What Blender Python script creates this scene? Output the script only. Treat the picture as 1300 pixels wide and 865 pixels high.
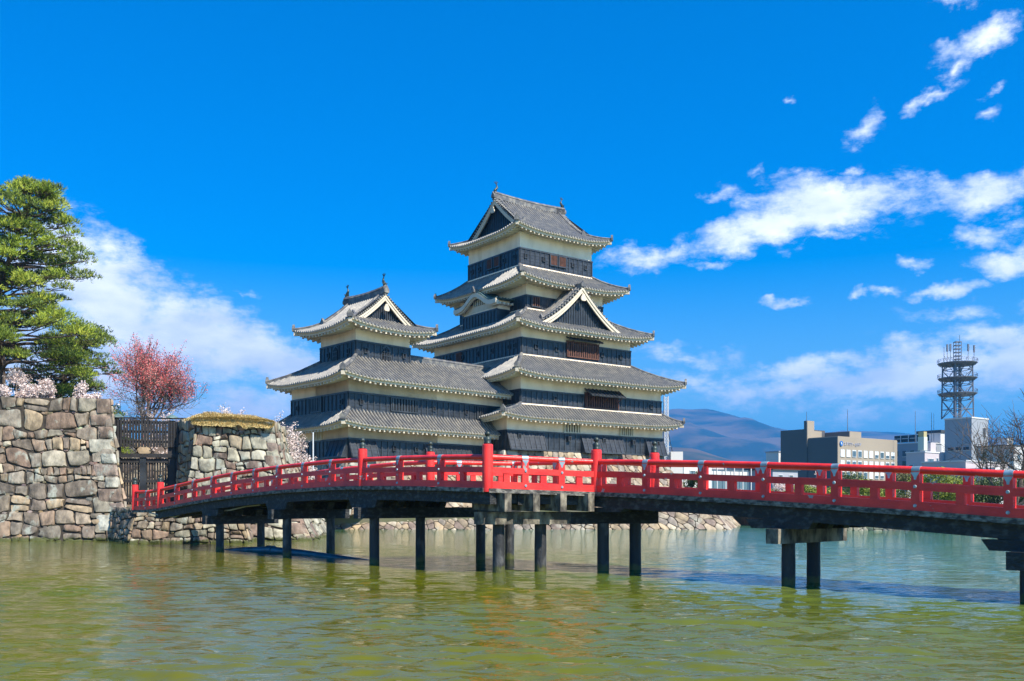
import bpy, math, random
import numpy as np
from mathutils import Vector, Matrix, noise
R = math.radians
random.seed(7)
scene = bpy.context.scene
COL = scene.collection
for o in list(bpy.data.objects): bpy.data.objects.remove(o)

# ------------------------------------------------------------------ camera
EYE = 2.2
cam_d = bpy.data.cameras.new('camera'); cam = bpy.data.objects.new('camera', cam_d); COL.objects.link(cam)
cam.location = (0, 0, EYE); cam.rotation_euler = (R(90), 0, 0)
cam_d.sensor_width = 36; cam_d.lens = 36*1200/1300; cam_d.shift_y = (640-432.5)/1300
cam_d.clip_start = 0.1; cam_d.clip_end = 40000
scene.camera = cam
def px(x, y, Z):            # a point seen at pixel (x,y) at distance Z, in metres
    return Vector(((x-650)/1200*Z, Z, EYE+(640-y)/1200*Z))

# ------------------------------------------------------------------ sun and sky
SUN_EL = R(47); sdx, sdy = 0.72, -0.694
sun_d = bpy.data.lights.new('sun', 'SUN'); sun = bpy.data.objects.new('sun', sun_d); COL.objects.link(sun)
sun_d.energy = 5.0; sun_d.angle = R(0.53); sun_d.color = (1.0, 0.93, 0.80)
sv = Vector((sdx*math.cos(SUN_EL), sdy*math.cos(SUN_EL), math.sin(SUN_EL)))
sun.rotation_euler = (-sv).to_track_quat('-Z', 'Y').to_euler()
scene.view_settings.view_transform = 'Standard'; scene.view_settings.look = 'None'
scene.view_settings.exposure = 0.80; scene.view_settings.gamma = 1.0
scene.render.resolution_x = 1024; scene.render.resolution_y = 681
scene.cycles.volume_bounces = 0

world = bpy.data.worlds.new('World'); scene.world = world; world.use_nodes = True
SKY_STRENGTH = 0.088
def build_sky():
    nt = world.node_tree; N = nt.nodes; L = nt.links
    for n in list(N): N.remove(n)
    out = N.new('ShaderNodeOutputWorld'); bg = N.new('ShaderNodeBackground'); L.new(bg.outputs[0], out.inputs[0])
    bg.inputs[1].default_value = SKY_STRENGTH
    sky = N.new('ShaderNodeTexSky'); sky.sky_type = 'NISHITA'; sky.sun_disc = False
    sky.sun_elevation = SUN_EL; sky.sun_rotation = math.atan2(sdx, sdy); sky.altitude = 600; sky.air_density = 1.0; sky.dust_density = 0.8; sky.ozone_density = 3.0
    def val(a):
        n = N.new('ShaderNodeValue'); n.outputs[0].default_value = a; return n.outputs[0]
    def m(op, a, b=None, c=None, clamp=False):
        n = N.new('ShaderNodeMath'); n.operation = op; n.use_clamp = clamp
        for i, v in enumerate((a, b, c)):
            if v is None: continue
            if isinstance(v, (int, float)): n.inputs[i].default_value = v
            else: L.new(v, n.inputs[i])
        return n.outputs[0]
    tc = N.new('ShaderNodeTexCoord'); sep = N.new('ShaderNodeSeparateXYZ'); L.new(tc.outputs['Generated'], sep.inputs[0])
    az = m('ARCTAN2', sep.outputs[0], sep.outputs[1])
    el = m('ARCTAN2', sep.outputs[2], m('SQRT', m('ADD', m('MULTIPLY', sep.outputs[0], sep.outputs[0]), m('MULTIPLY', sep.outputs[1], sep.outputs[1]))))
    comb = N.new('ShaderNodeCombineXYZ'); L.new(az, comb.inputs[0]); L.new(el, comb.inputs[1])
    # domain warp so that cloud edges are ragged
    nz = N.new('ShaderNodeTexNoise'); nz.inputs['Scale'].default_value = 9; nz.inputs['Detail'].default_value = 5; nz.inputs['Roughness'].default_value = .6
    L.new(comb.outputs[0], nz.inputs['Vector'])
    w1 = N.new('ShaderNodeVectorMath'); w1.operation = 'SUBTRACT'; L.new(nz.outputs['Color'], w1.inputs[0]); w1.inputs[1].default_value = (.5, .5, .5)
    w2 = N.new('ShaderNodeVectorMath'); w2.operation = 'SCALE'; L.new(w1.outputs[0], w2.inputs[0]); w2.inputs['Scale'].default_value = .085
    w3 = N.new('ShaderNodeVectorMath'); w3.operation = 'ADD'; L.new(comb.outputs[0], w3.inputs[0]); L.new(w2.outputs[0], w3.inputs[1])
    acc = None
    for (cx, cy, rx, ry, rot, st) in CLOUDS:
        x = (cx-650)/1200; y = (640-cy)/1200
        a0 = math.atan(x); e0 = math.atan(y/math.hypot(1, x))
        k = 1/math.hypot(1, x)
        mp = N.new('ShaderNodeMapping'); mp.vector_type = 'TEXTURE'
        mp.inputs['Location'].default_value = (a0, e0, 0); mp.inputs['Rotation'].default_value = (0, 0, R(rot))
        mp.inputs['Scale'].default_value = (rx/1200*k*1.12, ry/1200*k*1.12, 1)
        L.new(w3.outputs[0], mp.inputs[0])
        ln = N.new('ShaderNodeVectorMath'); ln.operation = 'LENGTH'; L.new(mp.outputs[0], ln.inputs[0])
        f = m('MULTIPLY', m('SUBTRACT', 1.3, ln.outputs['Value']), st)
        acc = f if acc is None else m('MAXIMUM', acc, f)
    acc = m('MAXIMUM', acc, 0.0)
    n2 = N.new('ShaderNodeTexNoise'); n2.inputs['Scale'].default_value = 24; n2.inputs['Detail'].default_value = 12; n2.inputs['Roughness'].default_value = .66
    mp2 = N.new('ShaderNodeMapping'); mp2.inputs['Scale'].default_value = (1, 1.9, 1); L.new(comb.outputs[0], mp2.inputs[0]); L.new(mp2.outputs[0], n2.inputs['Vector'])
    dens = m('ADD', acc, m('MULTIPLY', m('SUBTRACT', n2.outputs['Fac'], .5), 2.3))
    mr = N.new('ShaderNodeMapRange'); mr.interpolation_type = 'SMOOTHSTEP'; L.new(dens, mr.inputs['Value'])
    mr.inputs['From Min'].default_value = .12; mr.inputs['From Max'].default_value = 1.15
    gate = m('MULTIPLY', mr.outputs[0], m('MULTIPLY', acc, 5.0, clamp=True))
    # shade inside the clouds
    n3 = N.new('ShaderNodeTexNoise'); n3.inputs['Scale'].default_value = 13; n3.inputs['Detail'].default_value = 6
    mp3 = N.new('ShaderNodeMapping'); mp3.inputs['Scale'].default_value = (1, 2.2, 1); mp3.inputs['Location'].default_value = (3.3, .02, 0); L.new(comb.outputs[0], mp3.inputs[0]); L.new(mp3.outputs[0], n3.inputs['Vector'])
    cr = N.new('ShaderNodeValToRGB'); L.new(n3.outputs['Fac'], cr.inputs[0])
    cr.color_ramp.elements[0].position = .36; cr.color_ramp.elements[0].color = (.62, .67, .78, 1)
    cr.color_ramp.elements[1].position = .60; cr.color_ramp.elements[1].color = (.92, .93, .97, 1)
    cs = N.new('ShaderNodeMixRGB'); cs.blend_type = 'MULTIPLY'; cs.inputs[0].default_value = 1; L.new(cr.outputs[0], cs.inputs[1])
    cs.inputs[2].default_value = (CLOUD_V, CLOUD_V, CLOUD_V, 1)
    # deepen the blue
    tint = N.new('ShaderNodeMixRGB'); tint.blend_type = 'MULTIPLY'; tint.inputs[0].default_value = 1
    L.new(sky.outputs[0], tint.inputs[1])
    tr = N.new('ShaderNodeValToRGB'); L.new(el, tr.inputs[0]); tr.color_ramp.interpolation = 'EASE'
    tr.color_ramp.elements[0].position = 0.02; tr.color_ramp.elements[0].color = SKY_LOW
    tr.color_ramp.elements[1].position = 0.34; tr.color_ramp.elements[1].color = SKY_TINT
    L.new(tr.outputs[0], tint.inputs[2])
    hs = N.new('ShaderNodeHueSaturation'); hs.inputs['Saturation'].default_value = SKY_SAT; hs.inputs['Value'].default_value = 1.0; L.new(tint.outputs[0], hs.inputs['Color'])
    mx = N.new('ShaderNodeMixRGB'); L.new(gate, mx.inputs[0]); L.new(hs.outputs[0], mx.inputs[1]); L.new(cs.outputs[0], mx.inputs[2])
    L.new(mx.outputs[0], bg.inputs[0])
SKY_TINT = (.12, .80, 1.45, 1); SKY_LOW = (1.2, 1.4, 1.35, 1); SKY_SAT = 1.1; CLOUD_V = 12.0
CLOUDS = [(1060, 495, 190, 22, 0, .85), (1230, 395, 90, 14, 8, .4), (1040, 318, 60, 8, 0, .45), (1255, 120, 14, 8, 30, .5), (985, 118, 9, 6, 0, .5), (955, 215, 9, 8, 0, .45), (1050, 265, 95, 40, 0, 1.05), (965, 290, 95, 24, 6, 1.0), (845, 314, 70, 16, 8, .8), (1225, 244, 100, 22, 0, .85), (1290, 312, 55, 18, 12, .8),
          (1235, 56, 50, 17, 18, .85), (1212, 88, 18, 12, 60, .7), (1100, 160, 26, 18, 0, .72), (1190, 128, 26, 7, 20, .6), (1250, 152, 14, 8, 0, .5), (1215, 3, 22, 7, 0, .5),
          (1205, 366, 50, 10, 10, .85), (1130, 378, 22, 7, 0, .6), (1085, 383, 14, 6, 0, .6), (1160, 340, 22, 7, 0, .55), (995, 388, 22, 6, 0, .55), (900, 326, 24, 6, 0, .6), (1080, 210, 20, 9, 0, .6), (915, 248, 22, 8, 0, .45),
          (1180, 478, 130, 36, 6, 1.0), (1010, 482, 75, 22, 0, .8), (1265, 425, 80, 22, 5, .85), (870, 455, 70, 20, 0, .6), (1090, 462, 60, 18, 0, .8), (1290, 470, 90, 40, 0, 1.0), (870, 482, 60, 14, 0, .5), (1100, 528, 70, 14, 0, .55), (1240, 290, 50, 14, 8, .5),
          (130, 380, 120, 75, -28, 1.15), (255, 430, 120, 58, -22, 1.15), (350, 470, 85, 42, -22, 1.1), (100, 470, 200, 70, 0, 1.0), (290, 520, 160, 30, 0, .8), (380, 510, 40, 16, -10, .6), (320, 368, 18, 5, 0, .4)]
build_sky()

# ------------------------------------------------------------------ materials
MATS = {}
def mat(name, col, rough=.7, noise_scale=None, noise_amt=.25, bump=0, bump_scale=None, col2=None, attr=None, spec=.5, metal=0, detail=5, stretch=(1, 1, 1), thr=(.35, .65), transm=0):
    mt = bpy.data.materials.new(name); mt.use_nodes = True; MATS[name] = mt
    nt = mt.node_tree; N = nt.nodes; L = nt.links; b = N['Principled BSDF']
    b.inputs['Base Color'].default_value = (*col, 1); b.inputs['Roughness'].default_value = rough; b.inputs['Metallic'].default_value = metal
    b.inputs['Specular IOR Level'].default_value = spec
    geo = N.new('ShaderNodeNewGeometry'); mp = N.new('ShaderNodeMapping'); L.new(geo.outputs['Position'], mp.inputs[0]); mp.inputs['Scale'].default_value = stretch
    src = None
    if attr:
        at = N.new('ShaderNodeAttribute'); at.attribute_name = attr; src = at.outputs['Color']
    if noise_scale:
        nz = N.new('ShaderNodeTexNoise'); nz.inputs['Scale'].default_value = noise_scale; nz.inputs['Detail'].default_value = detail; L.new(mp.outputs[0], nz.inputs['Vector'])
        mr = N.new('ShaderNodeMapRange'); L.new(nz.outputs['Fac'], mr.inputs[0]); mr.inputs[1].default_value = thr[0]; mr.inputs[2].default_value = thr[1]
        mx = N.new('ShaderNodeMixRGB'); L.new(mr.outputs[0], mx.inputs[0])
        if col2: c2 = col2
        else: c2 = tuple(min(1, c*(1+noise_amt)) for c in col)
        if src:
            m1 = N.new('ShaderNodeMixRGB'); m1.blend_type = 'MULTIPLY'; m1.inputs[0].default_value = 1; L.new(src, m1.inputs[1])
            lo = N.new('ShaderNodeMixRGB'); L.new(mr.outputs[0], lo.inputs[0]); lo.inputs[1].default_value = (1-noise_amt,)*3+(1,); lo.inputs[2].default_value = (1+noise_amt,)*3+(1,)
            L.new(lo.outputs[0], m1.inputs[2]); res = m1.outputs[0]
            if col2:
                nz4 = N.new('ShaderNodeTexNoise'); nz4.inputs['Scale'].default_value = noise_scale*.45; nz4.inputs['Detail'].default_value = 8; nz4.inputs['Roughness'].default_value = .65; L.new(mp.outputs[0], nz4.inputs['Vector'])
                mr4 = N.new('ShaderNodeMapRange'); L.new(nz4.outputs['Fac'], mr4.inputs[0]); mr4.inputs[1].default_value = .56; mr4.inputs[2].default_value = .66
                m4 = N.new('ShaderNodeMixRGB'); L.new(mr4.outputs[0], m4.inputs[0]); L.new(res, m4.inputs[1]); m4.inputs[2].default_value = (*col2, 1); res = m4.outputs[0]
            L.new(res, b.inputs['Base Color'])
        else:
            mx.inputs[1].default_value = (*[c*(1 if col2 else 1-noise_amt) for c in col], 1); mx.inputs[2].default_value = (*c2, 1)
            L.new(mx.outputs[0], b.inputs['Base Color'])
    elif src: L.new(src, b.inputs['Base Color'])
    if bump:
        bz = N.new('ShaderNodeTexNoise'); bz.inputs['Scale'].default_value = bump_scale or 10; bz.inputs['Detail'].default_value = 6; L.new(mp.outputs[0], bz.inputs['Vector'])
        bp = N.new('ShaderNodeBump'); bp.inputs['Strength'].default_value = bump; bp.inputs['Distance'].default_value = .05; L.new(bz.outputs['Fac'], bp.inputs['Height']); L.new(bp.outputs[0], b.inputs['Normal'])
    return mt
mat('tile', (.185, .178, .17), .45, 1.4, .35, .5, 9, col2=(.36, .325, .265), thr=(.42, .75), detail=9)
mat('tile_bed', (.012, .012, .014), .7, 1.2, .3)
mat('ridge_tile', (.095, .095, .10), .6, 2.0, .3, .4, 8, col2=(.26, .24, .20), thr=(.45, .7))
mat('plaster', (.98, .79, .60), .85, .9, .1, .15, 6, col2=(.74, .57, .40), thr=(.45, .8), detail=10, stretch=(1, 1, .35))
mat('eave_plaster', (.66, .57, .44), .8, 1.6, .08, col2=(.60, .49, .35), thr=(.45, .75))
mat('board', (.030, .034, .040), .40, 1.3, .35, .3, 14)
mat('batten', (.042, .047, .054), .4, 1.0, .3)
mat('dark', (.006, .006, .007), .9)
mat('window_wood', (.12, .045, .025), .7, 3, .3)
mat('white_wood', (.62, .57, .44), .8)
mat('copper', (.10, .16, .15), .6, 2, .3)
mat('bronze', (.035, .05, .045), .45, 4, .4, metal=.3)
mat('stone', (.3, .27, .23), .85, 2.6, .42, 1.0, 7, col2=(.33, .34, .28), attr='tint', stretch=(1, 1, .6), detail=9)
mat('stone_small', (.3, .27, .23), .85, 1.8, .35, .9, 5, col2=(.36, .33, .26), attr='tint', detail=8)
mat('mortar', (.045, .035, .024), .95, 2.5, .4)
mat('dry_grass', (.52, .39, .16), .95, 5, .3, .6, 12, col2=(.34, .26, .10))
mat('dry_blade', (.42, .30, .10), .9, attr='tint')
mat('earth', (.20, .17, .12), .95, .4, .25, .3, 3, col2=(.13, .14, .06))
mat('grass', (.08, .12, .03), .95, .15, .3, col2=(.17, .15, .07))
mat('red_paint', (.90, .040, .030), .38, 1.6, .2, .2, 18, col2=(.68, .020, .020), thr=(.42, .68), detail=8)
def chip(mt):
    nt = mt.node_tree; N = nt.nodes; L = nt.links; b = N['Principled BSDF']; geo = N['Geometry'] if 'Geometry' in N else N.new('ShaderNodeNewGeometry')
    nz = N.new('ShaderNodeTexNoise'); nz.inputs['Scale'].default_value = 2.3; nz.inputs['Detail'].default_value = 7; nz.inputs['Roughness'].default_value = .6; L.new(geo.outputs['Position'], nz.inputs['Vector'])
    mr = N.new('ShaderNodeMapRange'); L.new(nz.outputs['Fac'], mr.inputs[0]); mr.inputs[1].default_value = .665; mr.inputs[2].default_value = .672
    mx = N.new('ShaderNodeMixRGB'); L.new(mr.outputs[0], mx.inputs[0]); src = b.inputs['Base Color'].links[0].from_socket
    L.new(src, mx.inputs[1]); mx.inputs[2].default_value = (.34, .31, .29, 1); L.new(mx.outputs[0], b.inputs['Base Color'])
chip(MATS['red_paint'])
mat('chipped', (.27, .25, .24), .8, 9, .3)
mat('fitting', (.30, .40, .44), .4, 5, .2, metal=.4)
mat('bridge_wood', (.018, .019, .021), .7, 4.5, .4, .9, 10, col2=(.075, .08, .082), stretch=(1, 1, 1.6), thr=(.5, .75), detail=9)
mat('edge_wood', (.055, .05, .045), .85, 5, .4, .9, 12, col2=(.30, .28, .24), stretch=(1, 1, 2), thr=(.42, .7), detail=9)
mat('cap_wood', (.06, .053, .043), .85, 3.2, .4, .9, 9, col2=(.30, .265, .20), stretch=(1.2, 1.2, .7), thr=(.44, .68), detail=10)
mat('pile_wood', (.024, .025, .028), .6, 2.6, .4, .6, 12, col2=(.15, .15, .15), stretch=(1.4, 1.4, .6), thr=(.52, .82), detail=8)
def tide(mt):
    nt = mt.node_tree; N = nt.nodes; L = nt.links; b = N['Principled BSDF']; geo = N['Geometry']
    sp_ = N.new('ShaderNodeSeparateXYZ'); L.new(geo.outputs['Position'], sp_.inputs[0])
    nz = N.new('ShaderNodeTexNoise'); nz.inputs['Scale'].default_value = 6; L.new(geo.outputs['Position'], nz.inputs['Vector'])
    ad = N.new('ShaderNodeMath'); ad.operation = 'MULTIPLY_ADD'; L.new(nz.outputs['Fac'], ad.inputs[0]); ad.inputs[1].default_value = .35; L.new(sp_.outputs[2], ad.inputs[2])
    mr = N.new('ShaderNodeMapRange'); L.new(ad.outputs[0], mr.inputs[0]); mr.inputs[1].default_value = .30; mr.inputs[2].default_value = .42; mr.inputs[3].default_value = 1; mr.inputs[4].default_value = 0
    mx = N.new('ShaderNodeMixRGB'); L.new(mr.outputs[0], mx.inputs[0]); L.new(b.inputs['Base Color'].links[0].from_socket, mx.inputs[1]); mx.inputs[2].default_value = (.07, .075, .02, 1); L.new(mx.outputs[0], b.inputs['Base Color'])
tide(MATS['pile_wood']); tide(MATS['stone'])
mat('deck', (.22, .19, .15), .85, 3, .3)
mat('pipe', (.02, .085, .13), .35, 2, .3)
mat('hose', (.35, .36, .34), .6)
mat('gate_wood', (.022, .020, .020), .7, 3, .35, .4, 12)
mat('bark', (.065, .045, .035), .9, 6, .35, .6, 14, col2=(.13, .095, .07))
mat('bark_grey', (.13, .105, .09), .9, 5, .3)
mat('needle', (.07, .11, .02), .75, attr='tint')
mat('leaf', (.07, .11, .02), .7, attr='tint')
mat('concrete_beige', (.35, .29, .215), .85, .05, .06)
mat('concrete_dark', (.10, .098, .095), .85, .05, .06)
mat('white_wall', (.62, .61, .60), .85, .05, .06)
mat('lav_wall', (.48, .42, .42), .85, .05, .06)
mat('pale_blue_wall', (.30, .32, .35), .85, .05, .06)
mat('grey_wall', (.34, .36, .40), .85, .06, .08)
mat('glass', (.10, .16, .19), .08, spec=.8)
mat('glass_green', (.05, .12, .11), .1, spec=.8)
mat('blind', (.80, .82, .80), .5)
mat('roof_dark', (.05, .055, .06), .8)
mat('logo_blue', (.02, .14, .42), .5)
mat('logo_grey', (.42, .42, .48), .5)
mat('steel', (.16, .17, .20), .5, metal=.3)
mat('steel_white', (.62, .64, .66), .5)
mat('unit', (.55, .60, .50), .6)
mat('yellow_tank', (.45, .38, .18), .6)
mat('forest', (.022, .034, .026), .95, .0028, .3, col2=(.15, .10, .06), detail=12, thr=(.42, .60))
mat('hill_near', (.035, .045, .020), .95, .006, .3, col2=(.12, .08, .045), detail=9, thr=(.40, .62))

def water_mat():
    mt = bpy.data.materials.new('water'); mt.use_nodes = True; MATS['water'] = mt
    nt = mt.node_tree; N = nt.nodes; L = nt.links; b = N['Principled BSDF']
    b.inputs['Roughness'].default_value = .04; b.inputs['IOR'].default_value = 1.33
    geo = N.new('ShaderNodeNewGeometry')
    def nz(scale, stretch, detail=2, rot=0, ro=.5):
        mp = N.new('ShaderNodeMapping'); L.new(geo.outputs['Position'], mp.inputs[0]); mp.inputs['Scale'].default_value = stretch; mp.inputs['Rotation'].default_value = (0, 0, rot)
        n = N.new('ShaderNodeTexNoise'); n.inputs['Scale'].default_value = scale; n.inputs['Detail'].default_value = detail; n.inputs['Roughness'].default_value = ro; L.new(mp.outputs[0], n.inputs['Vector']); return n.outputs['Fac']
    # murky colour, with a painted teal sky sheen mixed in
    cr = N.new('ShaderNodeValToRGB'); L.new(nz(.05, (1, 1, 1), 4), cr.inputs[0])
    cr.color_ramp.elements[0].position = .35; cr.color_ramp.elements[0].color = (.120, .110, .002, 1)
    cr.color_ramp.elements[1].position = .65; cr.color_ramp.elements[1].color = (.080, .105, .003, 1)
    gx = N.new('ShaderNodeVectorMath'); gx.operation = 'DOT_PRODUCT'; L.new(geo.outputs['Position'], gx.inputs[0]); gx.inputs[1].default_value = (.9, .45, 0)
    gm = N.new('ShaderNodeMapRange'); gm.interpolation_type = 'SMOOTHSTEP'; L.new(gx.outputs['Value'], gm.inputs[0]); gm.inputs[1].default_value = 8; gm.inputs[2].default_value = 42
    cm = N.new('ShaderNodeMixRGB'); L.new(gm.outputs[0], cm.inputs[0]); L.new(cr.outputs[0], cm.inputs[1]); cm.inputs[2].default_value = (.060, .19, .115, 1)  # teal of the reflected sky put into the base colour, growing right and away
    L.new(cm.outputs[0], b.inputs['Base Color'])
    def mm(op, a, bb):
        n = N.new('ShaderNodeMath'); n.operation = op
        for i, v in enumerate((a, bb)):
            if isinstance(v, (int, float)): n.inputs[i].default_value = v
            else: L.new(v, n.inputs[i])
        return n.outputs[0]
    h = mm('MULTIPLY', nz(1.0, (.75, 1.25, 1), 3, .12), .16)
    h = mm('ADD', h, mm('MULTIPLY', nz(3.6, (.6, 1.4, 1), 4, -.1), .075))
    patch = nz(.12, (1, 1, 1), 2)
    h = mm('MULTIPLY', h, mm('ADD', mm('MULTIPLY', patch, 1.2), .35))
    bp = N.new('ShaderNodeBump'); bp.inputs['Strength'].default_value = 1.0; bp.inputs['Distance'].default_value = WAVE; L.new(h, bp.inputs['Height']); L.new(bp.outputs[0], b.inputs['Normal'])
WAVE = .36
water_mat()

# ------------------------------------------------------------------ mesh helpers
class MB:
    def __init__(s): s.v = []; s.f = []; s.m = []; s.c = []
    def face(s, pts, mi=0, c=None):
        i = len(s.v); s.v.extend([tuple(p) for p in pts]); s.f.append(tuple(range(i, i+len(pts)))); s.m.append(mi); s.c.append(c)
    def mesh(s, pts, faces, mi=0, c=None):
        i = len(s.v); s.v.extend([tuple(p) for p in pts])
        for f in faces: s.f.append(tuple(i+k for k in f)); s.m.append(mi); s.c.append(c)
    def hexa(s, p, mi=0, c=None):   # 8 pts: bottom 4 ccw, top 4
        s.mesh(p, [(3, 2, 1, 0), (4, 5, 6, 7), (0, 1, 5, 4), (1, 2, 6, 5), (2, 3, 7, 6), (3, 0, 4, 7)], mi, c)
    def box(s, c0, c1, mi=0, c=None):
        x0, y0, z0 = c0; x1, y1, z1 = c1
        s.hexa([(x0, y0, z0), (x1, y0, z0), (x1, y1, z0), (x0, y1, z0), (x0, y0, z1), (x1, y0, z1), (x1, y1, z1), (x0, y1, z1)], mi, c)
    def bar(s, a, b, w, h, mi=0, up=Vector((0, 0, 1)), c=None):   # box section from a to b (centred)
        a = Vector(a); b = Vector(b); d = (b-a).normalized(); u = up if abs(d.dot(up)) < .95 else Vector((1, 0, 0))
        sd = d.cross(u).normalized()*w/2; uu = sd.cross(d).normalized()*h/2
        s.hexa([a-sd-uu, b-sd-uu, b+sd-uu, a+sd-uu, a-sd+uu, b-sd+uu, b+sd+uu, a+sd+uu], mi, c)
    def tube(s, pts, rad, n=8, mi=0, cap=True, c=None):
        pts = [Vector(p) for p in pts]
        if isinstance(rad, (int, float)): rad = [rad]*len(pts)
        i0 = len(s.v); ref = None
        for i, p in enumerate(pts):
            d = (pts[min(i+1, len(pts)-1)]-pts[max(i-1, 0)])
            if d.length < 1e-9: d = Vector((0, 0, 1))
            d.normalize()
            if ref is None: ref = Vector((0, 0, 1)) if abs(d.z) < .9 else Vector((1, 0, 0))
            a = d.cross(ref).normalized(); b = d.cross(a).normalized(); ref = -b if False else ref
            for k in range(n):
                t = 2*math.pi*k/n; q = p+a*math.cos(t)*rad[i]+b*math.sin(t)*rad[i]; s.v.append(tuple(q))
        for i in range(len(pts)-1):
            for k in range(n):
                k2 = (k+1) % n
                s.f.append((i0+i*n+k, i0+i*n+k2, i0+(i+1)*n+k2, i0+(i+1)*n+k)); s.m.append(mi); s.c.append(c)
        if cap:
            s.f.append(tuple(i0+k for k in range(n))); s.m.append(mi); s.c.append(c)
            s.f.append(tuple(i0+(len(pts)-1)*n+k for k in reversed(range(n)))); s.m.append(mi); s.c.append(c)
    def lathe(s, prof, n=14, center=(0, 0, 0), mi=0):    # prof: (r,z)
        i0 = len(s.v); cx, cy, cz = center
        for r, z in prof:
            for k in range(n):
                t = 2*math.pi*k/n; s.v.append((cx+r*math.cos(t), cy+r*math.sin(t), cz+z))
        for i in range(len(prof)-1):
            for k in range(n):
                k2 = (k+1) % n
                s.f.append((i0+i*n+k, i0+i*n+k2, i0+(i+1)*n+k2, i0+(i+1)*n+k)); s.m.append(mi); s.c.append(None)
        s.f.append(tuple(i0+(len(prof)-1)*n+k for k in range(n))); s.m.append(mi); s.c.append(None)
        s.f.append(tuple(i0+k for k in reversed(range(n)))); s.m.append(mi); s.c.append(None)
    def build(s, name, mats, parent=None, smooth=False, auto=None):
        if isinstance(mats, str): mats = [mats]
        me = bpy.data.meshes.new(name)
        off = wloc(parent)
        me.from_pydata([(x-off[0], y-off[1], z-off[2]) for x, y, z in s.v], [], s.f)
        for mm_ in mats: me.materials.append(MATS[mm_])
        me.polygons.foreach_set('material_index', s.m)
        if any(c is not None for c in s.c):
            at = me.color_attributes.new('tint', 'FLOAT_COLOR', 'CORNER')
            arr = np.ones((len(me.loops), 4), dtype=np.float32); k = 0
            for f, c in zip(s.f, s.c):
                n = len(f)
                if c is not None: arr[k:k+n, :3] = c
                k += n
            at.data.foreach_set('color', arr.ravel())
        if smooth: me.polygons.foreach_set('use_smooth', [True]*len(me.polygons))
        me.update()
        if auto is not None:
            me.polygons.foreach_set('use_smooth', [True]*len(me.polygons))
            try: me.set_sharp_from_angle(angle=R(auto))
            except Exception: pass
        o = bpy.data.objects.new(name, me); COL.objects.link(o)
        if parent: o.parent = parent
        return o
WL = {}
def wloc(p):
    x = y = z = 0
    while p is not None:
        x += p.location[0]; y += p.location[1]; z += p.location[2]; p = p.parent
    return (x, y, z)
def thing(name, loc, label, cat, group=None):
    o = bpy.data.objects.new(name, None); COL.objects.link(o); o.location = loc; o.empty_display_size = .5
    tag(o, label, cat, group); return o
def tag(o, label=None, cat=None, group=None, kind=None):
    if label: o['label'] = label
    if cat: o['category'] = cat
    if group: o['group'] = group
    if kind: o['kind'] = kind
    return o
def copyobj(o, parent=None, loc=None, rotz=None):
    c = o.copy(); COL.objects.link(c)
    if parent is not None: c.parent = parent
    if loc is not None: c.location = loc
    if rotz is not None: c.rotation_euler = (0, 0, rotz)
    for ch in list(o.children): copyobj(ch, c)
    return c

# ------------------------------------------------------------------ water and land
def sheet(name, poly, z0, z1, m, sidem=None):
    b = MB(); n = len(poly)
    b.face([(x, y, z1) for x, y in poly], 0)
    for i in range(n):
        (x0, y0), (x1, y1) = poly[i], poly[(i+1) % n]
        b.face([(x0, y0, z0), (x1, y1, z0), (x1, y1, z1), (x0, y0, z1)], 1)
    return tag(b.build(name, [m, sidem or m]), kind='structure')
def water_mesh():
    rs = np.random.RandomState(4)
    Y = list(5*np.exp(np.arange(0, math.log(62/5), .0058))); y = Y[-1]
    while y < 3000: y *= 1.04; Y.append(y)
    Y = np.array(Y); U = np.linspace(-1.25, 1.25, 440)
    X = Y[:, None]*U[None, :]; YY = np.repeat(Y[:, None], len(U), 1); Zz = np.zeros_like(X)
    P = lambda f: np.sin(X*f*.71+YY*f*.33+1.3)*np.sin(YY*f*.62-X*f*.21+.4)
    amp = 1+.45*P(.35)+.35*P(.13); fade = np.clip((70-YY)/40, 0, 1)
    for i in range(64):
        lam = math.exp(rs.uniform(math.log(.20), math.log(1.25))); th = rs.normal(0, .48)+.12; k = 2*math.pi/lam
        sl = .029*(1.15 if .30 < lam < .95 else .6)
        ok = np.clip((lam/(.0058*YY)-3.0)/3.0, 0, 1)
        Zz += ok*sl/k*np.sin(k*(X*math.sin(th)+YY*math.cos(th))+rs.uniform(0, 6.28)+.6*P(.5))
    Zz *= amp*fade
    n, m_ = X.shape; me = bpy.data.meshes.new('water')
    V = np.stack([X, YY, Zz], -1).reshape(-1, 3); i = np.arange(n*m_).reshape(n, m_)
    F = np.stack([i[:-1, :-1], i[:-1, 1:], i[1:, 1:], i[1:, :-1]], -1).reshape(-1, 4)
    ex = np.array([[-3000, -60, -.12], [3000, -60, -.12], [3000, 3000, -.12], [-3000, 3000, -.12]], float)
    V2 = np.concatenate([V, ex]); q = n*m_
    me.vertices.add(len(V2)); me.vertices.foreach_set('co', V2.ravel())
    nf = len(F)+1; me.loops.add(nf*4); me.polygons.add(nf)
    me.loops.foreach_set('vertex_index', np.concatenate([F.ravel(), [q, q+1, q+2, q+3]]).astype(np.int32))
    me.polygons.foreach_set('loop_start', (np.arange(nf)*4).astype(np.int32)); me.polygons.foreach_set('loop_total', np.full(nf, 4, dtype=np.int32))
    me.polygons.foreach_set('use_smooth', [True]*nf)
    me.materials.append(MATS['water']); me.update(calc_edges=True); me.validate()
    o = bpy.data.objects.new('water', me); COL.objects.link(o); tag(o, kind='structure')
water_mesh()
b = MB()
b.face([(-14000, -200, -1.5), (14000, -200, -1.5), (14000, 14000, -1.5), (-14000, 14000, -1.5)])
tag(b.build('moat_bed', 'earth'), kind='structure')
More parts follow.
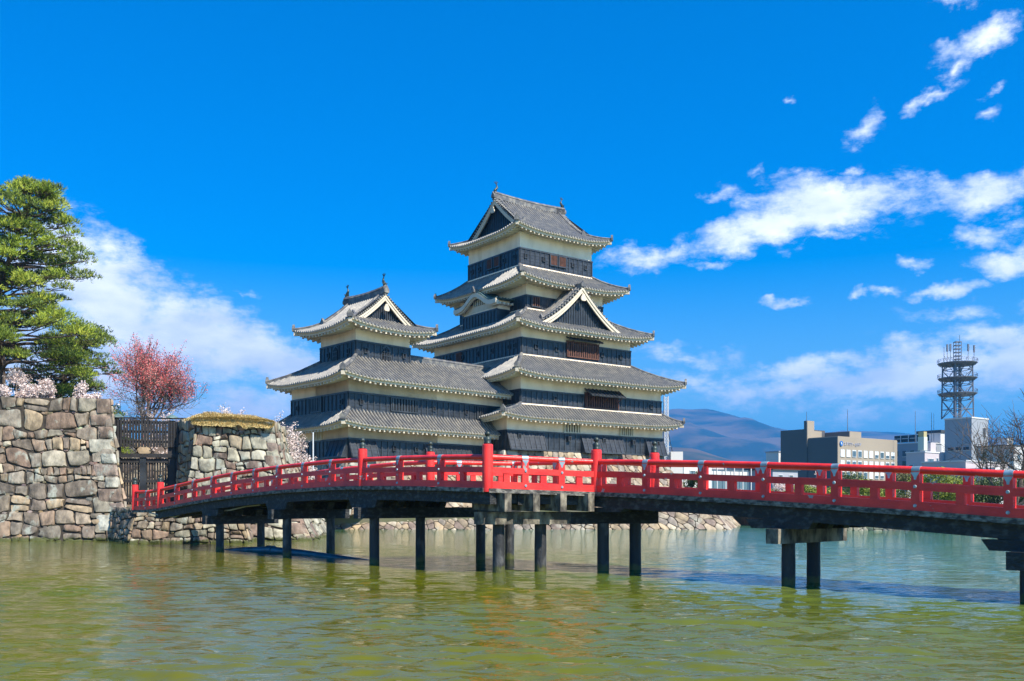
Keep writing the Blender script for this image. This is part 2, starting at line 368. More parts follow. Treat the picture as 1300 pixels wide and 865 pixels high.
sheet('ground', [(-9000, 125), (23, 103), (27, 78.5), (60, 76), (400, 60), (9000, 60), (12000, 12000), (-12000, 12000)], -.5, 1.0, 'grass', 'mortar')
sheet('castle_ground', [(-60, 93), (-25, 84), (-17, 82), (16.5, 82), (21, 98), (21, 130), (-60, 130)], -.5, 1.75, 'earth')
sheet('left_shore', [(-80, 60), (-24.5, 58.6), (-24.0, 57.4), (-20.9, 53.35), (-15.5, 53.6), (-16.4, 58.6), (-19, 62), (-19, 110), (-80, 110)], -.5, 2.0, 'earth', 'mortar')

# ------------------------------------------------------------------ stone walls
PAL_WALL = [(.22, .155, .105), (.19, .15, .11), (.24, .19, .135), (.155, .125, .095), (.30, .225, .14), (.215, .145, .10), (.30, .26, .19), (.22, .185, .14), (.18, .14, .105)]
PAL_LIGHT = [(.32, .29, .21), (.28, .26, .19), (.21, .14, .10), (.36, .33, .25), (.25, .23, .17), (.30, .24, .16), (.18, .13, .10)]
PAL_BASE = [(.30, .23, .155), (.24, .175, .125), (.35, .29, .21), (.19, .14, .11), (.32, .24, .15), (.24, .20, .16)]
def chaikin(p):
    o = []
    n = len(p)
    for i in range(n):
        a, b_ = p[i], p[(i+1) % n]
        o.append((a[0]*.84+b_[0]*.16, a[1]*.84+b_[1]*.16)); o.append((a[0]*.16+b_[0]*.84, a[1]*.16+b_[1]*.84))
    return o
def clip(poly, nx, ny, d):
    out = []
    n = len(poly)
    for i in range(n):
        a, b_ = poly[i], poly[(i+1) % n]
        da = a[0]*nx+a[1]*ny-d; db = b_[0]*nx+b_[1]*ny-d
        if da <= 0: out.append(a)
        if (da < 0 < db) or (db < 0 < da):
            t = da/(da-db); out.append((a[0]+(b_[0]-a[0])*t, a[1]+(b_[1]-a[1])*t))
    return out
def put_stone(b, poly, F, d, col, rnd, gap=.012):
    cx = sum(p[0] for p in poly)/len(poly); cy = sum(p[1] for p in poly)/len(poly)
    r = min(math.hypot(p[0]-cx, p[1]-cy) for p in poly)
    if r < .05: return
    k = max(.5, 1-gap/r)
    def ring(s): return [(cx+(x-cx)*s, cy+(y-cy)*s) for x, y in poly]
    d *= rnd.uniform(.75, 1.25); tx = rnd.uniform(-.25, .25); ty = rnd.uniform(-.3, .3)
    n = len(poly); pts = [F(x, y, -.05) for x, y in ring(k)]
    pts += [F(x, y, d*.6) for x, y in ring(k*.985)]
    pts += [F(x, y, d*(.95+rnd.uniform(-.06, .06))+tx*d*(x-cx)/max(r, .1)+ty*d*(y-cy)/max(r, .1)) for x, y in ring(k*.91)]
    pts += [F(x, y, d*(1.12+rnd.uniform(-.1, .1))+tx*d*(x-cx)/max(r, .1)+ty*d*(y-cy)/max(r, .1)) for x, y in ring(k*.48)]
    pts.append(F(cx, cy, d*1.15))
    f = []
    for ri in range(3):
        for i in range(n):
            j = (i+1) % n; f.append((ri*n+i, ri*n+j, (ri+1)*n+j, (ri+1)*n+i))
    for i in range(n): f.append((3*n+i, 3*n+(i+1) % n, 4*n))
    b.mesh(pts, f, 0, col)
def wall_face(b, A, B, C, D, zt, size, depth, pal, seed, z0=-.5, batter=1.5, quoin=0, aspect=1.6, ztR=None, quoinL=0, style='voronoi'):
    """A,B: foot of the face left and right; D,C: its top left and right (2D). zt: top height."""
    rnd = random.Random(seed)
    A, B, C, D = [Vector((p[0], p[1])) for p in (A, B, C, D)]
    W = ((B-A).length+(C-D).length)/2; H = zt-z0
    dirv = (B-A).normalized(); out = Vector((dirv[1], -dirv[0]))
    def F(x, y, dep):
        u = x/W; v = y/H
        k = 1-(1-max(0, min(1, v)))**batter if batter else v
        p = A.lerp(B, u)*(1-k)+D.lerp(C, u)*k
        z = z0+y if ztR is None else z0+y*((zt+(ztR-zt)*u-z0)/H)
        return Vector((p[0]+out[0]*dep, p[1]+out[1]*dep, z+dep*.15))
    # backing
    nv = 8
    for i in range(nv):
        v0, v1 = i/nv*H, (i+1)/nv*H
        b.face([F(0, v0, 0), F(W, v0, 0), F(W, v1, 0), F(0, v1, 0)], 1)
    if style == 'course':
        hs = []; tot = 0
        while tot < H: h = size*rnd.uniform(.48, 1.2); hs.append(h); tot += h
        hs = [h*H/tot for h in hs]; yb = [0]
        for h in hs: yb.append(yb[-1]+h)
        ph = [rnd.uniform(0, 6.28) for _ in yb]
        def bl(j, x):
            if j == 0: return 0
            if j == len(yb)-1: return H+.09*size*math.sin(x/size*1.3+ph[j])+.07*size*math.sin(x/size*3.1)
            return yb[j]+.13*size*math.sin(x/size*.9+ph[j])+.10*size*math.sin(x/size*2.3+ph[j]*2)
        def emit(poly):
            c = rnd.choice(pal); v = rnd.uniform(.75, 1.25)
            cx_ = sum(p[0] for p in poly)/len(poly); cy_ = sum(p[1] for p in poly)/len(poly)
            q = [(max(0, min(W, x+rnd.uniform(-.05, .05)*size)), y+rnd.uniform(-.05, .05)*size) for x, y in poly]
            # knock corners in
            q = [((x+(cx_-x)*rnd.uniform(0, .17)), (y+(cy_-y)*rnd.uniform(0, .20))) for x, y in q]
            put_stone(b, chaikin(q), F, depth, tuple(t*v for t in c), rnd, .008)
        for j in range(len(hs)):
            h = hs[j]; x = -rnd.random()*size*.5; sl0 = rnd.uniform(-.2, .2)*h
            while x < W:
                w = h*rnd.choice((.7, .95, 1.2, 1.5, 2.0))*rnd.uniform(.85, 1.15); sl1 = rnd.uniform(-.25, .25)*h; x1 = x+w
                a0, a1, b0, b1 = x-sl0/2, x1-sl1/2, x+sl0/2, x1+sl1/2
                cl = lambda v: max(0, min(W, v))
                a0, a1, b0, b1 = map(cl, (a0, a1, b0, b1))
                if a1-a0 > .12*size and b1-b0 > .12*size:
                    am, bm = (a0+a1)/2, (b0+b1)/2
                    bot = [(a0, bl(j, a0)), (am, bl(j, am)), (a1, bl(j, a1))]; top = [(b1, bl(j+1, b1)), (bm, bl(j+1, bm)), (b0, bl(j+1, b0))]
                    if rnd.random() < .16 and h > size*.6:
                        k = rnd.uniform(.35, .65); L_ = (a0+(b0-a0)*k, bot[0][1]*(1-k)+top[2][1]*k); R_ = (a1+(b1-a1)*k, bot[2][1]*(1-k)+top[0][1]*k+rnd.uniform(-.1, .1)*h)
                        emit(bot+[R_, L_]); emit([L_, R_]+top)
                    else: emit(bot+[((a1+b1)/2+rnd.uniform(-.06, .06)*h, (bot[2][1]+top[0][1])/2)]+top+[((a0+b0)/2+rnd.uniform(-.06, .06)*h, (bot[0][1]+top[2][1])/2)])
                x = x1; sl0 = sl1
            # chinking stones along the joint
            for _ in range(int(W/size*1.0)):
                xx = rnd.uniform(0, W); yy = bl(j, xx)
                r_ = size*rnd.uniform(.07, .14); n_ = 7
                put_stone(b, [(max(0, min(W, xx+r_*1.5*math.cos(t*6.283/n_))), max(0, yy+r_*math.sin(t*6.283/n_)*rnd.uniform(.7, 1.1))) for t in range(n_)], F, depth*.5, tuple(t*rnd.uniform(.7, 1.1) for t in rnd.choice(pal)), rnd, .004)
    sites = []; sy = size/aspect**.5; sx = size*aspect**.5
    ny = max(2, round(H/sy)); sy = H/ny
    for j in range(ny if style != 'course' else 0):
        x = -rnd.random()*sx*.6; nxs = int(W/sx)+2
        while x < W+sx*.4:
            x += sx*rnd.uniform(.6, 1.4)
            if rnd.random() < .05: continue
            sites.append((x-sx*.5, (j+.5)*sy+rnd.uniform(-.22, .22)*sy, rnd.uniform(-.2, .24)*size*size))
            if rnd.random() < .16: sites.append((x-sx*.5+rnd.uniform(-.5, .5)*sx, (j+rnd.choice((0, 1)))*sy, -.12*size*size))
    for i, (x, y, w) in enumerate(sites):
        poly = [(0, 0), (W, 0), (W, H), (0, H)]
        for k, (x2, y2, w2) in enumerate(sites):
            if k == i: continue
            dx, dy = x2-x, y2-y
            if abs(dx) > 3.2*sx or abs(dy) > 3.2*sy: continue
            poly = clip(poly, dx, dy, (x2*x2+y2*y2-x*x-y*y-w2+w)/2)
            if len(poly) < 3: break
        if len(poly) < 3: continue
        area = abs(sum(poly[t][0]*poly[(t+1) % len(poly)][1]-poly[(t+1) % len(poly)][0]*poly[t][1] for t in range(len(poly))))/2
        if area < size*size*.03: continue
        c = rnd.choice(pal); v = rnd.uniform(.8, 1.2)
        put_stone(b, chaikin(poly), F, depth, tuple(q*v for q in c), rnd)
    for side, on in ((1, quoin), (0, quoinL)):
        if not on: continue
        nq = max(3, round(H/on)); y = 0; k = 0
        hs = [rnd.uniform(.75, 1.25) for _ in range(nq)]; sm = sum(hs)
        for hq in hs:
            h = hq/sm*H; L = on*(1.9 if k % 2 else 1.15)*rnd.uniform(.9, 1.1)
            poly = [(W-L, y), (W, y), (W, y+h), (W-L, y+h)] if side else [(0, y), (L, y), (L, y+h), (0, y+h)]
            poly2 = []
            for t in range(4):
                a, b2 = poly[t], poly[(t+1) % 4]
                for s_ in (.06, .5, .94): poly2.append((a[0]+(b2[0]-a[0])*s_, a[1]+(b2[1]-a[1])*s_))
            c = rnd.choice([(.33, .32, .26), (.30, .28, .22), (.21, .15, .11), (.36, .35, .29), (.24, .18, .14)])
            put_stone(b, poly2, F, depth*1.35, c, rnd, .03)
            if L > on*1.5:
                pass
            y += h; k += 1
    return F

def stone_body(name, faces, label, cat, mats, cap=None, capz=None, group=None, loc=(0, 0, 0)):
    b = MB()
    for kw in faces: wall_face(b, **kw)
    if cap: b.face([(x, y, z) for x, y, z in cap], 1)
    o = b.build(name, mats, auto=50)
    return tag(o, label, cat, group)

# tall wall at the left
stone_body('stone_wall', [dict(A=(-36, 56.6), B=(-22.6, 56.3), C=(-25.0, 58.9), D=(-36, 59.2), zt=8.95, size=1.06, depth=.13, pal=PAL_WALL, seed=3, quoin=.86, batter=1.35, style='course', ztR=8.75),
                          dict(A=(-22.6, 56.3), B=(-27.5, 64), C=(-28.5, 64.5), D=(-25.0, 58.9), zt=8.75, size=1.0, depth=.15, pal=PAL_WALL, seed=4, batter=1.35, style='course')],
           'tall battered wall of big brown stones at the far left below the pine tree', 'stone wall', ['stone', 'mortar'],
           cap=[(-36, 59.2, 8.85), (-25.0, 58.9, 8.65), (-28.5, 64.5, 8.65), (-36, 70, 8.8)])
# block with dry grass right of the gate
blk = stone_body('stone_wall', [dict(A=(-20.4, 57.0), B=(-11.7, 56.8), C=(-14.95, 59.5), D=(-19.9, 59.4), zt=7.62, size=.85, depth=.13, pal=PAL_LIGHT, seed=11, quoin=.72, batter=1.5, style='course', ztR=7.35),
                          dict(A=(-23.4, 64.0), B=(-19.5, 58.6), C=(-19.9, 59.4), D=(-23.4, 64.6), zt=7.62, size=.75, depth=.12, pal=PAL_LIGHT, seed=12, batter=1.3, style='course', z0=1.5),
                          dict(A=(-11.7, 56.8), B=(-13, 70), C=(-16, 68), D=(-14.95, 59.5), zt=7.35, size=.9, depth=.12, pal=PAL_LIGHT, seed=13, batter=1.5, style='course')],
           'pale stone gate block with a cap of dry golden grass', 'stone wall', ['stone', 'mortar'],
           cap=[(-19.9, 59.4, 7.5), (-14.95, 59.5, 7.3), (-16, 68, 7.3), (-23.4, 64.6, 7.5)])
b = MB(); rnd = random.Random(5)
NX, NY = 26, 12
GCOL = [(.72, .54, .24), (.62, .46, .20), (.46, .36, .15), (.80, .62, .32), (.34, .29, .12)]
def mound(u, v):
    x0, x1 = -19.95-3.3*v, -14.85-1.1*v
    x = x0+(x1-x0)*u; y = 59.0+5.9*v
    e = min(1, 6*u*(1-u)*1.0)**.6*min(1, (v+.02)*7)**.55
    z = 7.50-.2*u+.50*e*(1-.5*u*u)+.10*noise.noise(Vector((x*1.3, y*1.3, 0)))
    if v == 0: z = 7.12-.2*u+.25*noise.noise(Vector((x*2.2, 0, 0)))
    return Vector((x, y-.12*(v == 0), z))
for i in range(NX):
    for j in range(NY):
        b.face([mound(i/NX, j/NY), mound((i+1)/NX, j/NY), mound((i+1)/NX, (j+1)/NY), mound(i/NX, (j+1)/NY)])
g0 = b.build('grass_cap', 'dry_grass', blk, smooth=True)
b = MB()
for i in range(8000):
    u, v = rnd.random(), rnd.random()**3.2; p = mound(u, v)
    h = rnd.uniform(.04, .13); a = rnd.random()*6.28; lean = Vector((math.cos(a)*.12, math.sin(a)*.10-.05, h)); w = Vector((math.cos(a+1.5), math.sin(a+1.5), 0))*.018
    c = rnd.choice(GCOL)
    b.face([p-w, p+w, p+lean], 0, c)
for i in range(3600):
    u = rnd.random(); p = mound(u, 0).lerp(mound(u, 1/NY), rnd.random()); h = rnd.uniform(.04, .12)
    lean = Vector((rnd.uniform(-.08, .08), -.04-rnd.random()*.08, rnd.choice((-.6, .5, .8))*h)); w = Vector((1, 0, rnd.uniform(-.4, .4)))*.02
    b.face([p-w, p+w, p+lean], 0, rnd.choice(GCOL))
b.build('grass_blades', 'dry_blade', blk)
# low abutment under the bridge end
stone_body('bridge_abutment', [dict(A=(-21.4, 52.5), B=(-14.6, 52.9), C=(-15.2, 53.3), D=(-21.0, 53.0), zt=2.0, size=.62, depth=.12, pal=PAL_WALL+PAL_LIGHT, seed=21, batter=1.1, style='course'),
                               dict(A=(-24.3, 56.6), B=(-21.4, 52.5), C=(-21.0, 53.0), D=(-24.0, 56.9), zt=2.0, size=.55, depth=.1, pal=PAL_WALL, seed=22, batter=1.1, style='course'),
                               dict(A=(-14.6, 52.9), B=(-15.6, 57.4), C=(-16.2, 57.4), D=(-15.2, 53.3), zt=2.0, size=.6, depth=.1, pal=PAL_BASE, seed=23, batter=1.1, style='course')],
           'low rough stone abutment at the water under the left end of the red bridge', 'stone abutment', ['stone', 'mortar'],
           cap=[(-21.0, 53.0, 1.98), (-15.2, 53.3, 1.98), (-16.2, 57.4, 1.98), (-24.0, 56.9, 1.98)])
# low embankment round the castle island
stone_body('embankment', [dict(A=(-30, 82.0), B=(18.9, 80.2), C=(17.2, 82.0), D=(-30, 83.6), zt=1.85, size=.62, depth=.13, pal=PAL_BASE, seed=31, batter=1.1),
                          dict(A=(18.9, 80.2), B=(24, 98), C=(22, 98), D=(17.2, 82.0), zt=1.85, size=.7, depth=.13, pal=PAL_BASE, seed=32, batter=1.1)],
           'low sloping stone embankment along the waterline of the castle island', 'embankment', ['stone_small', 'mortar'])
stone_body('shore_wall', [dict(A=(22.5, 101.0), B=(29, 100.2), C=(29, 100.5), D=(22.5, 101.3), zt=1.05, size=.5, depth=.08, pal=[(.10, .10, .10), (.13, .12, .11)], seed=33, batter=1),
                          dict(A=(27, 78.0), B=(60, 75.6), C=(60, 75.9), D=(27, 78.3), zt=.55, size=.6, depth=.06, pal=[(.20, .20, .14), (.24, .22, .16), (.16, .17, .10)], seed=34, batter=1)],
           'low dark shore wall across the water behind the right half of the bridge', 'shore wall', ['stone_small', 'mortar'])

# ------------------------------------------------------------------ castle
K = 1.12
class Frame:
    def __init__(s, o, dR, dL, k=K):
        s.o = Vector(o); s.r = Vector(dR); s.l = Vector(dL); s.k = k
    def at(s, p, q, z):
        h = s.o+(s.r*p+s.l*q)*s.k
        return Vector((h[0], h[1], EYE+(z-2.2)*s.k))
def fr(x, y, dR, dL): return Frame((x*K, y*K), dR, dL)
MR, ML = (.803, .596), (-.596, .803)
SR, SL = (.695, .719), (-.665, .747)

def fbox(b, F, p0, p1, q0, q1, z0, z1, mi=0):
    b.hexa([F.at(p0, q0, z0), F.at(p1, q0, z0), F.at(p1, q1, z0), F.at(p0, q1, z0), F.at(p0, q0, z1), F.at(p1, q0, z1), F.at(p1, q1, z1), F.at(p0, q1, z1)], mi)

# sides of a rectangle P0..P1 x Q0..Q1 : start, along, inward
def sides(p0, p1, q0, q1):
    return [((p0, q0), (1, 0), (0, 1), p1-p0), ((p1, q0), (0, 1), (-1, 0), q1-q0), ((p1, q1), (-1, 0), (0, -1), p1-p0), ((p0, q1), (0, -1), (1, 0), q1-q0)]

RIB = .35
def roof_side(bt, be, F, side, hfun, tmax, dmaxf, eave_in, drop=.30, only=None, nv=6, rafters=True, t0=0, t1=None):
    """tiles into bt (0 bed, 1 tile), eave work into be (0 plaster)."""
    (sp, sq), a, n, L = side
    t1 = L if t1 is None else t1
    def P(t, d, dz=0): return F.at(sp+a[0]*t+n[0]*d, sq+a[1]*t+n[1]*d, hfun(t, d, L)+dz)
    nc = max(1, round((t1-t0)/RIB)); w = (t1-t0)/nc
    for i in range(nc):
        ta, tb = t0+i*w, t0+(i+1)*w; da, db = dmaxf(ta, L), dmaxf(tb, L)
        dm = max(da, db)
        if dm < .02: continue
        prev = None
        for j in range(nv+1):
            v = j/nv; A_, B_ = P(ta, da*v), P(tb, db*v)
            if prev: bt.face([prev[0], prev[1], B_, A_], 0)
            prev = (A_, B_)
        tc = (ta+tb)/2; dc = dmaxf(tc, L)
        if dc > .12:
            rw, rh = .080, .115
            rows = []
            for j in range(nv+1):
                d = -.05+(dc+.05)*j/nv
                rows.append([P(tc-rw, d, .0), P(tc-rw*.55, d, rh), P(tc+rw*.55, d, rh), P(tc+rw, d, .0)])
            for j in range(nv):
                r0, r1 = rows[j], rows[j+1]
                for k in range(3): bt.face([r0[k], r0[k+1], r1[k+1], r1[k]], 1)
            # round end tile
            e = rows[0]; c_ = P(tc, -.06, .02); ax = (e[3]-e[0]).normalized(); rr = .105*F.k
            bt.face([c_+ax*rr*math.cos(t)+Vector((0, 0, 1))*rr*math.sin(t) for t in [k*math.pi/3 for k in range(6)]], 1)
    if only == 'tiles': return
    # fascia, soffit
    ns = max(4, int((t1-t0)/.8)); w = (t1-t0)/ns
    for i in range(ns):
        ta, tb = t0+i*w, t0+(i+1)*w
        def q(t, d, dz):
            lim = dmaxf(t, L) if False else None
            return P(t, d, dz)
        ea, eb = min(eave_in, ta if t0 == 0 else 99, (L-ta) if t1 == L else 99), min(eave_in, tb if t0 == 0 else 99, (L-tb) if t1 == L else 99)
        be.face([P(ta, .0, -.02), P(tb, .0, -.02), P(tb, .04, -drop*.45), P(ta, .04, -drop*.45)], 0)
        be.face([P(ta, .04, -drop*.45), P(tb, .04, -drop*.45), P(tb, .20, -drop*.78), P(ta, .20, -drop*.78)], 0)
        za = hfun(ta, 0, L)-drop; zb = hfun(tb, 0, L)-drop
        def S(t, d, z): return F.at(sp+a[0]*t+n[0]*d, sq+a[1]*t+n[1]*d, z)
        be.face([P(ta, .20, -drop*.78), P(tb, .20, -drop*.78), S(tb, .20, zb), S(ta, .20, za)], 0)
        be.face([S(ta, .20, za), S(tb, .20, zb), S(tb, .221, zb), S(ta, .221, za)], 0)
        be.face([S(ta, .22, za), S(tb, .22, zb), S(tb, max(eb, .22), zb+.25), S(ta, max(ea, .22), za+.25)], 0)
    if rafters:
        nr = max(2, round((t1-t0)/.50)); w = (t1-t0)/nr
        for i in range(nr):
            t = t0+(i+.5)*w; e_in = min(eave_in, t if t0 == 0 else 99, (L-t) if t1 == L else 99)
            if e_in < .35: continue
            z = hfun(t, 0, L)-drop
            A0 = (t-.11, .13, z-.17); 
            def S(t, d, z): return F.at(sp+a[0]*t+n[0]*d, sq+a[1]*t+n[1]*d, z)
            be.hexa([S(t-.085, .235, z-.15), S(t+.085, .235, z-.15), S(t+.085, e_in, z+.08), S(t-.085, e_in, z+.08),
                     S(t-.085, .235, z+.02), S(t+.085, .235, z+.02), S(t+.085, e_in, z+.26), S(t-.085, e_in, z+.26)], 0)

def ridge_line(b, pts, w=.30, h=.34, k=K, mi=0, orn=True, up=.0):
    """a ridge of stacked tiles along pts (world), with an end tile at pts[0]."""
    pts = [Vector(p) for p in pts]
    for i in range(len(pts)-1):
        a, c = pts[i], pts[i+1]; d = (c-a).normalized(); s = d.cross(Vector((0, 0, 1)))
        if s.length < 1e-6: continue
        s.normalize(); u = Vector((0, 0, 1)); hw = w*k/2; hh = h*k
        prof = [(-hw, -.1), (-hw, hh*.62), (-hw*1.18, hh*.66), (-hw*.7, hh*.95), (0, hh*1.08), (hw*.7, hh*.95), (hw*1.18, hh*.66), (hw, hh*.62), (hw, -.1)]
        A_ = [a+s*x+u*y for x, y in prof]; C_ = [c+s*x+u*y for x, y in prof]
        n = len(prof)
        b.mesh(A_+C_, [(j, j+1, n+j+1, n+j) for j in range(n-1)]+[tuple(range(n))[::-1], tuple(range(n, 2*n))], mi)
    if orn:
        a = pts[0]; d = (pts[0]-pts[1]); d.z = 0; d.normalize(); s = Vector((-d.y, d.x, 0)); u = Vector((0, 0, 1)); c = a+d*.06*k
        sh = [(-.30, -.05), (.30, -.05), (.34, .28), (.22, .50), (.10, .62), (.0, .80), (-.10, .62), (-.22, .50), (-.34, .28)]
        F_ = [c+d*.10*k+s*x*k*.75+u*y*k*.72 for x, y in sh]; B_ = [c-d*.10*k+s*x*k*.75+u*y*k*.72 for x, y in sh]; n = len(sh)
        b.mesh(F_+B_, [tuple(range(n)), tuple(range(n, 2*n))[::-1]]+[(j, n+j, n+(j+1) % n, (j+1) % n) for j in range(n)], mi)

def lift_fn(w, v, lf, Wd): return lf*max(0, 1-v)**1.5*max(0, 1-max(w, 0)/Wd)**2

def skirt_roof(F, root, p0, p1, q0, q1, e, ins, zE, zT, lf=.45, which=(0, 1, 2, 3), hips=(0, 1, 2, 3), drop=.30, Wd=4.5, gap=None):
    """pent roof round a storey: walls p0..p1,q0..q1, overhang e, ins = inset of the storey above on sides (0:q0,1:p1,2:q1,3:p0)"""
    sd = sides(p0-e, p1+e, q0-e, q1+e); D = [e+i for i in ins]
    bt, be, br = MB(), MB(), MB()
    for k in which:
        Dk, Dp, Dn = D[k], D[k-1], D[(k+1) % 4]
        def hf(t, d, L, Dk=Dk, Dp=Dp, Dn=Dn):
            v = d/Dk; w = min(t-Dp*v, (L-t)-Dn*v)
            return zE+(zT-zE)*(.72*v+.28*v*v)+lift_fn(w, v, lf, Wd)
        def dm(t, L, Dk=Dk, Dp=Dp, Dn=Dn): return Dk*max(0, min(1, t/Dp, (L-t)/Dn))
        if gap and gap[0] == k:
            roof_side(bt, be, F, sd[k], hf, None, dm, e+.05, drop, t0=0, t1=gap[1])
            roof_side(bt, be, F, sd[k], hf, None, dm, e+.05, drop, t0=gap[2], t1=None)
        else: roof_side(bt, be, F, sd[k], hf, None, dm, e+.05, drop)
        if k in hips:    # hip at the start corner of side k
            (sp, sq), a, n, L = sd[k]
            pts = [F.at(sp+a[0]*Dp*v+n[0]*Dk*v, sq+a[1]*Dp*v+n[1]*Dk*v, hf(Dp*v, Dk*v, L)) for v in [.02, .15, .3, .5, .75, 1.0]]
            ridge_line(br, pts, .28, .26)
            c = F.at(sp, sq, hf(0, 0, L)-.16); d = (F.at(sp+a[0]*1+n[0]*1, sq+a[1]*1+n[1]*1, 0)-F.at(sp, sq, 0)).normalized()
            be.bar(c-Vector((0, 0, .12)), c+Vector((0, 0, .05))+d*1.6*e*K, .26*K, .30*K)
            # round boss under the corner
    # light line where the roof meets the wall above
    bw = MB()
    for k in which:
        (sp, sq), a, n, L = sd[k]; Dk, Dp, Dn = D[k], D[k-1], D[(k+1) % 4]
        x0 = (sp+a[0]*Dp+n[0]*(Dk-.08), sq+a[1]*Dp+n[1]*(Dk-.08)); x1 = (sp+a[0]*(L-Dn)+n[0]*(Dk-.08), sq+a[1]*(L-Dn)+n[1]*(Dk-.08))
        br.bar(F.at(x0[0], x0[1], zT+.04), F.at(x1[0], x1[1], zT+.0), .13*K, .12*K, 1)
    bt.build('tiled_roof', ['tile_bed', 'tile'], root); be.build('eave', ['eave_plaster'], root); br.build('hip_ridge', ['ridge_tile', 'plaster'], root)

def storey(F, root, p0, p1, q0, q1, z0, zb, z1, band_sides=(0, 1, 2, 3), flare=None, pitch=.62, slots=False):
    """plaster wall to z1 with dark boarding from z0 to zb"""
    b = MB(); fbox(b, F, p0, p1, q0, q1, z0-.6, z1+.25); b.build('plaster_wall', ['plaster'], root)
    bb, sl = MB(), MB(); sd = sides(p0, p1, q0, q1)
    for k in band_sides:
        (sp, sq), a, n, L = sd[k]
        def X(t, o, z): return F.at(sp+a[0]*t-n[0]*o, sq+a[1]*t-n[1]*o, z)
        def bx(t0, t1, o0, o1, za, zc, mi=0, ob=None):    # o: outward distance; ob: outward at the bottom (flare)
            ob = o1 if ob is None else ob
            oi = o0+(ob-o1)
            bb.hexa([X(t0, ob, za), X(t1, ob, za), X(t1, oi, za), X(t0, oi, za), X(t0, o1, zc), X(t1, o1, zc), X(t1, o0, zc), X(t0, o0, zc)], mi)
        segs = [(0, L, 0)]
        if flare and k in flare:
            segs = []; last = 0
            for (f0, f1) in flare[k]:
                f0 *= L; f1 *= L
                if f0 > last: segs.append((last, f0, 0))
                segs.append((f0, f1, 1)); last = f1
            if last < L: segs.append((last, L, 0))
        for (t0, t1, fl) in segs:
            ex = .06 if k in (0, 2) else 0
            u0 = t0-(.06 if t0 == 0 and ex else 0); u1 = t1+(.06 if t1 == L and ex else 0)
            fo = .62 if fl else 0
            zz = z0
            # horizontal lapped boards
            nb = max(3, round((zb-zz)/.30)); hb = (zb-zz)/nb
            for i in range(nb):
                f0_, f1_ = fo*(1-i/nb), fo*(1-(i+1)/nb)
                o_hi, o_lo = .045+f1_, .065+f0_
                bb.hexa([X(u0, o_lo, zz+i*hb), X(u1, o_lo, zz+i*hb), X(u1, 0, zz+i*hb), X(u0, 0, zz+i*hb), X(u0, o_hi, zz+(i+1)*hb), X(u1, o_hi, zz+(i+1)*hb), X(u1, 0, zz+(i+1)*hb), X(u0, 0, zz+(i+1)*hb)], 0)
            nbn = max(2, round((t1-t0)/pitch)); wb = (t1-t0)/nbn
            for i in range(nbn+1):
                t = min(max(t0+i*wb, t0+.04), t1-.04)
                bx(t-.045, t+.045, .04, .115, zz+.02, zb-.09, 1, .115+fo)
            bx(u0, u1, .0, .14, zb-.12, zb+.02, 1)
            if not fl: bx(u0, u1, .0, .13, zz, zz+.12, 1)
            else: bx(u0, u1, .0+fo, .12+fo, zz-.02, zz+.10, 1)
    bb.build('board_cladding', ['board', 'batten'], root)

def loopholes(F, root, side, L0, spots, z, w=.26, h=.34, off=.07):
    (sp, sq), a, n, L = side
    for t in spots:
        b = MB(); t = t*L
        def X(t, o, z): return F.at(sp+a[0]*t-n[0]*o, sq+a[1]*t-n[1]*o, z)
        def bx(t0, t1, o0, o1, za, zc, mi): b.hexa([X(t0, o1, za), X(t1, o1, za), X(t1, o0, za), X(t0, o0, za), X(t0, o1, zc), X(t1, o1, zc), X(t1, o0, zc), X(t0, o0, zc)], mi)
        bx(t-w/2, t+w/2, 0, off+.04, z-h/2, z+h/2, 0)
        bx(t-w/2-.06, t-w/2, 0, off+.07, z-h/2-.06, z+h/2+.06, 1); bx(t+w/2, t+w/2+.06, 0, off+.07, z-h/2-.06, z+h/2+.06, 1)
        bx(t-w/2, t+w/2, 0, off+.07, z+h/2, z+h/2+.06, 1); bx(t-w/2, t+w/2, 0, off+.07, z-h/2-.06, z-h/2, 1)
        b.build('loophole', ['dark', 'batten'], root)

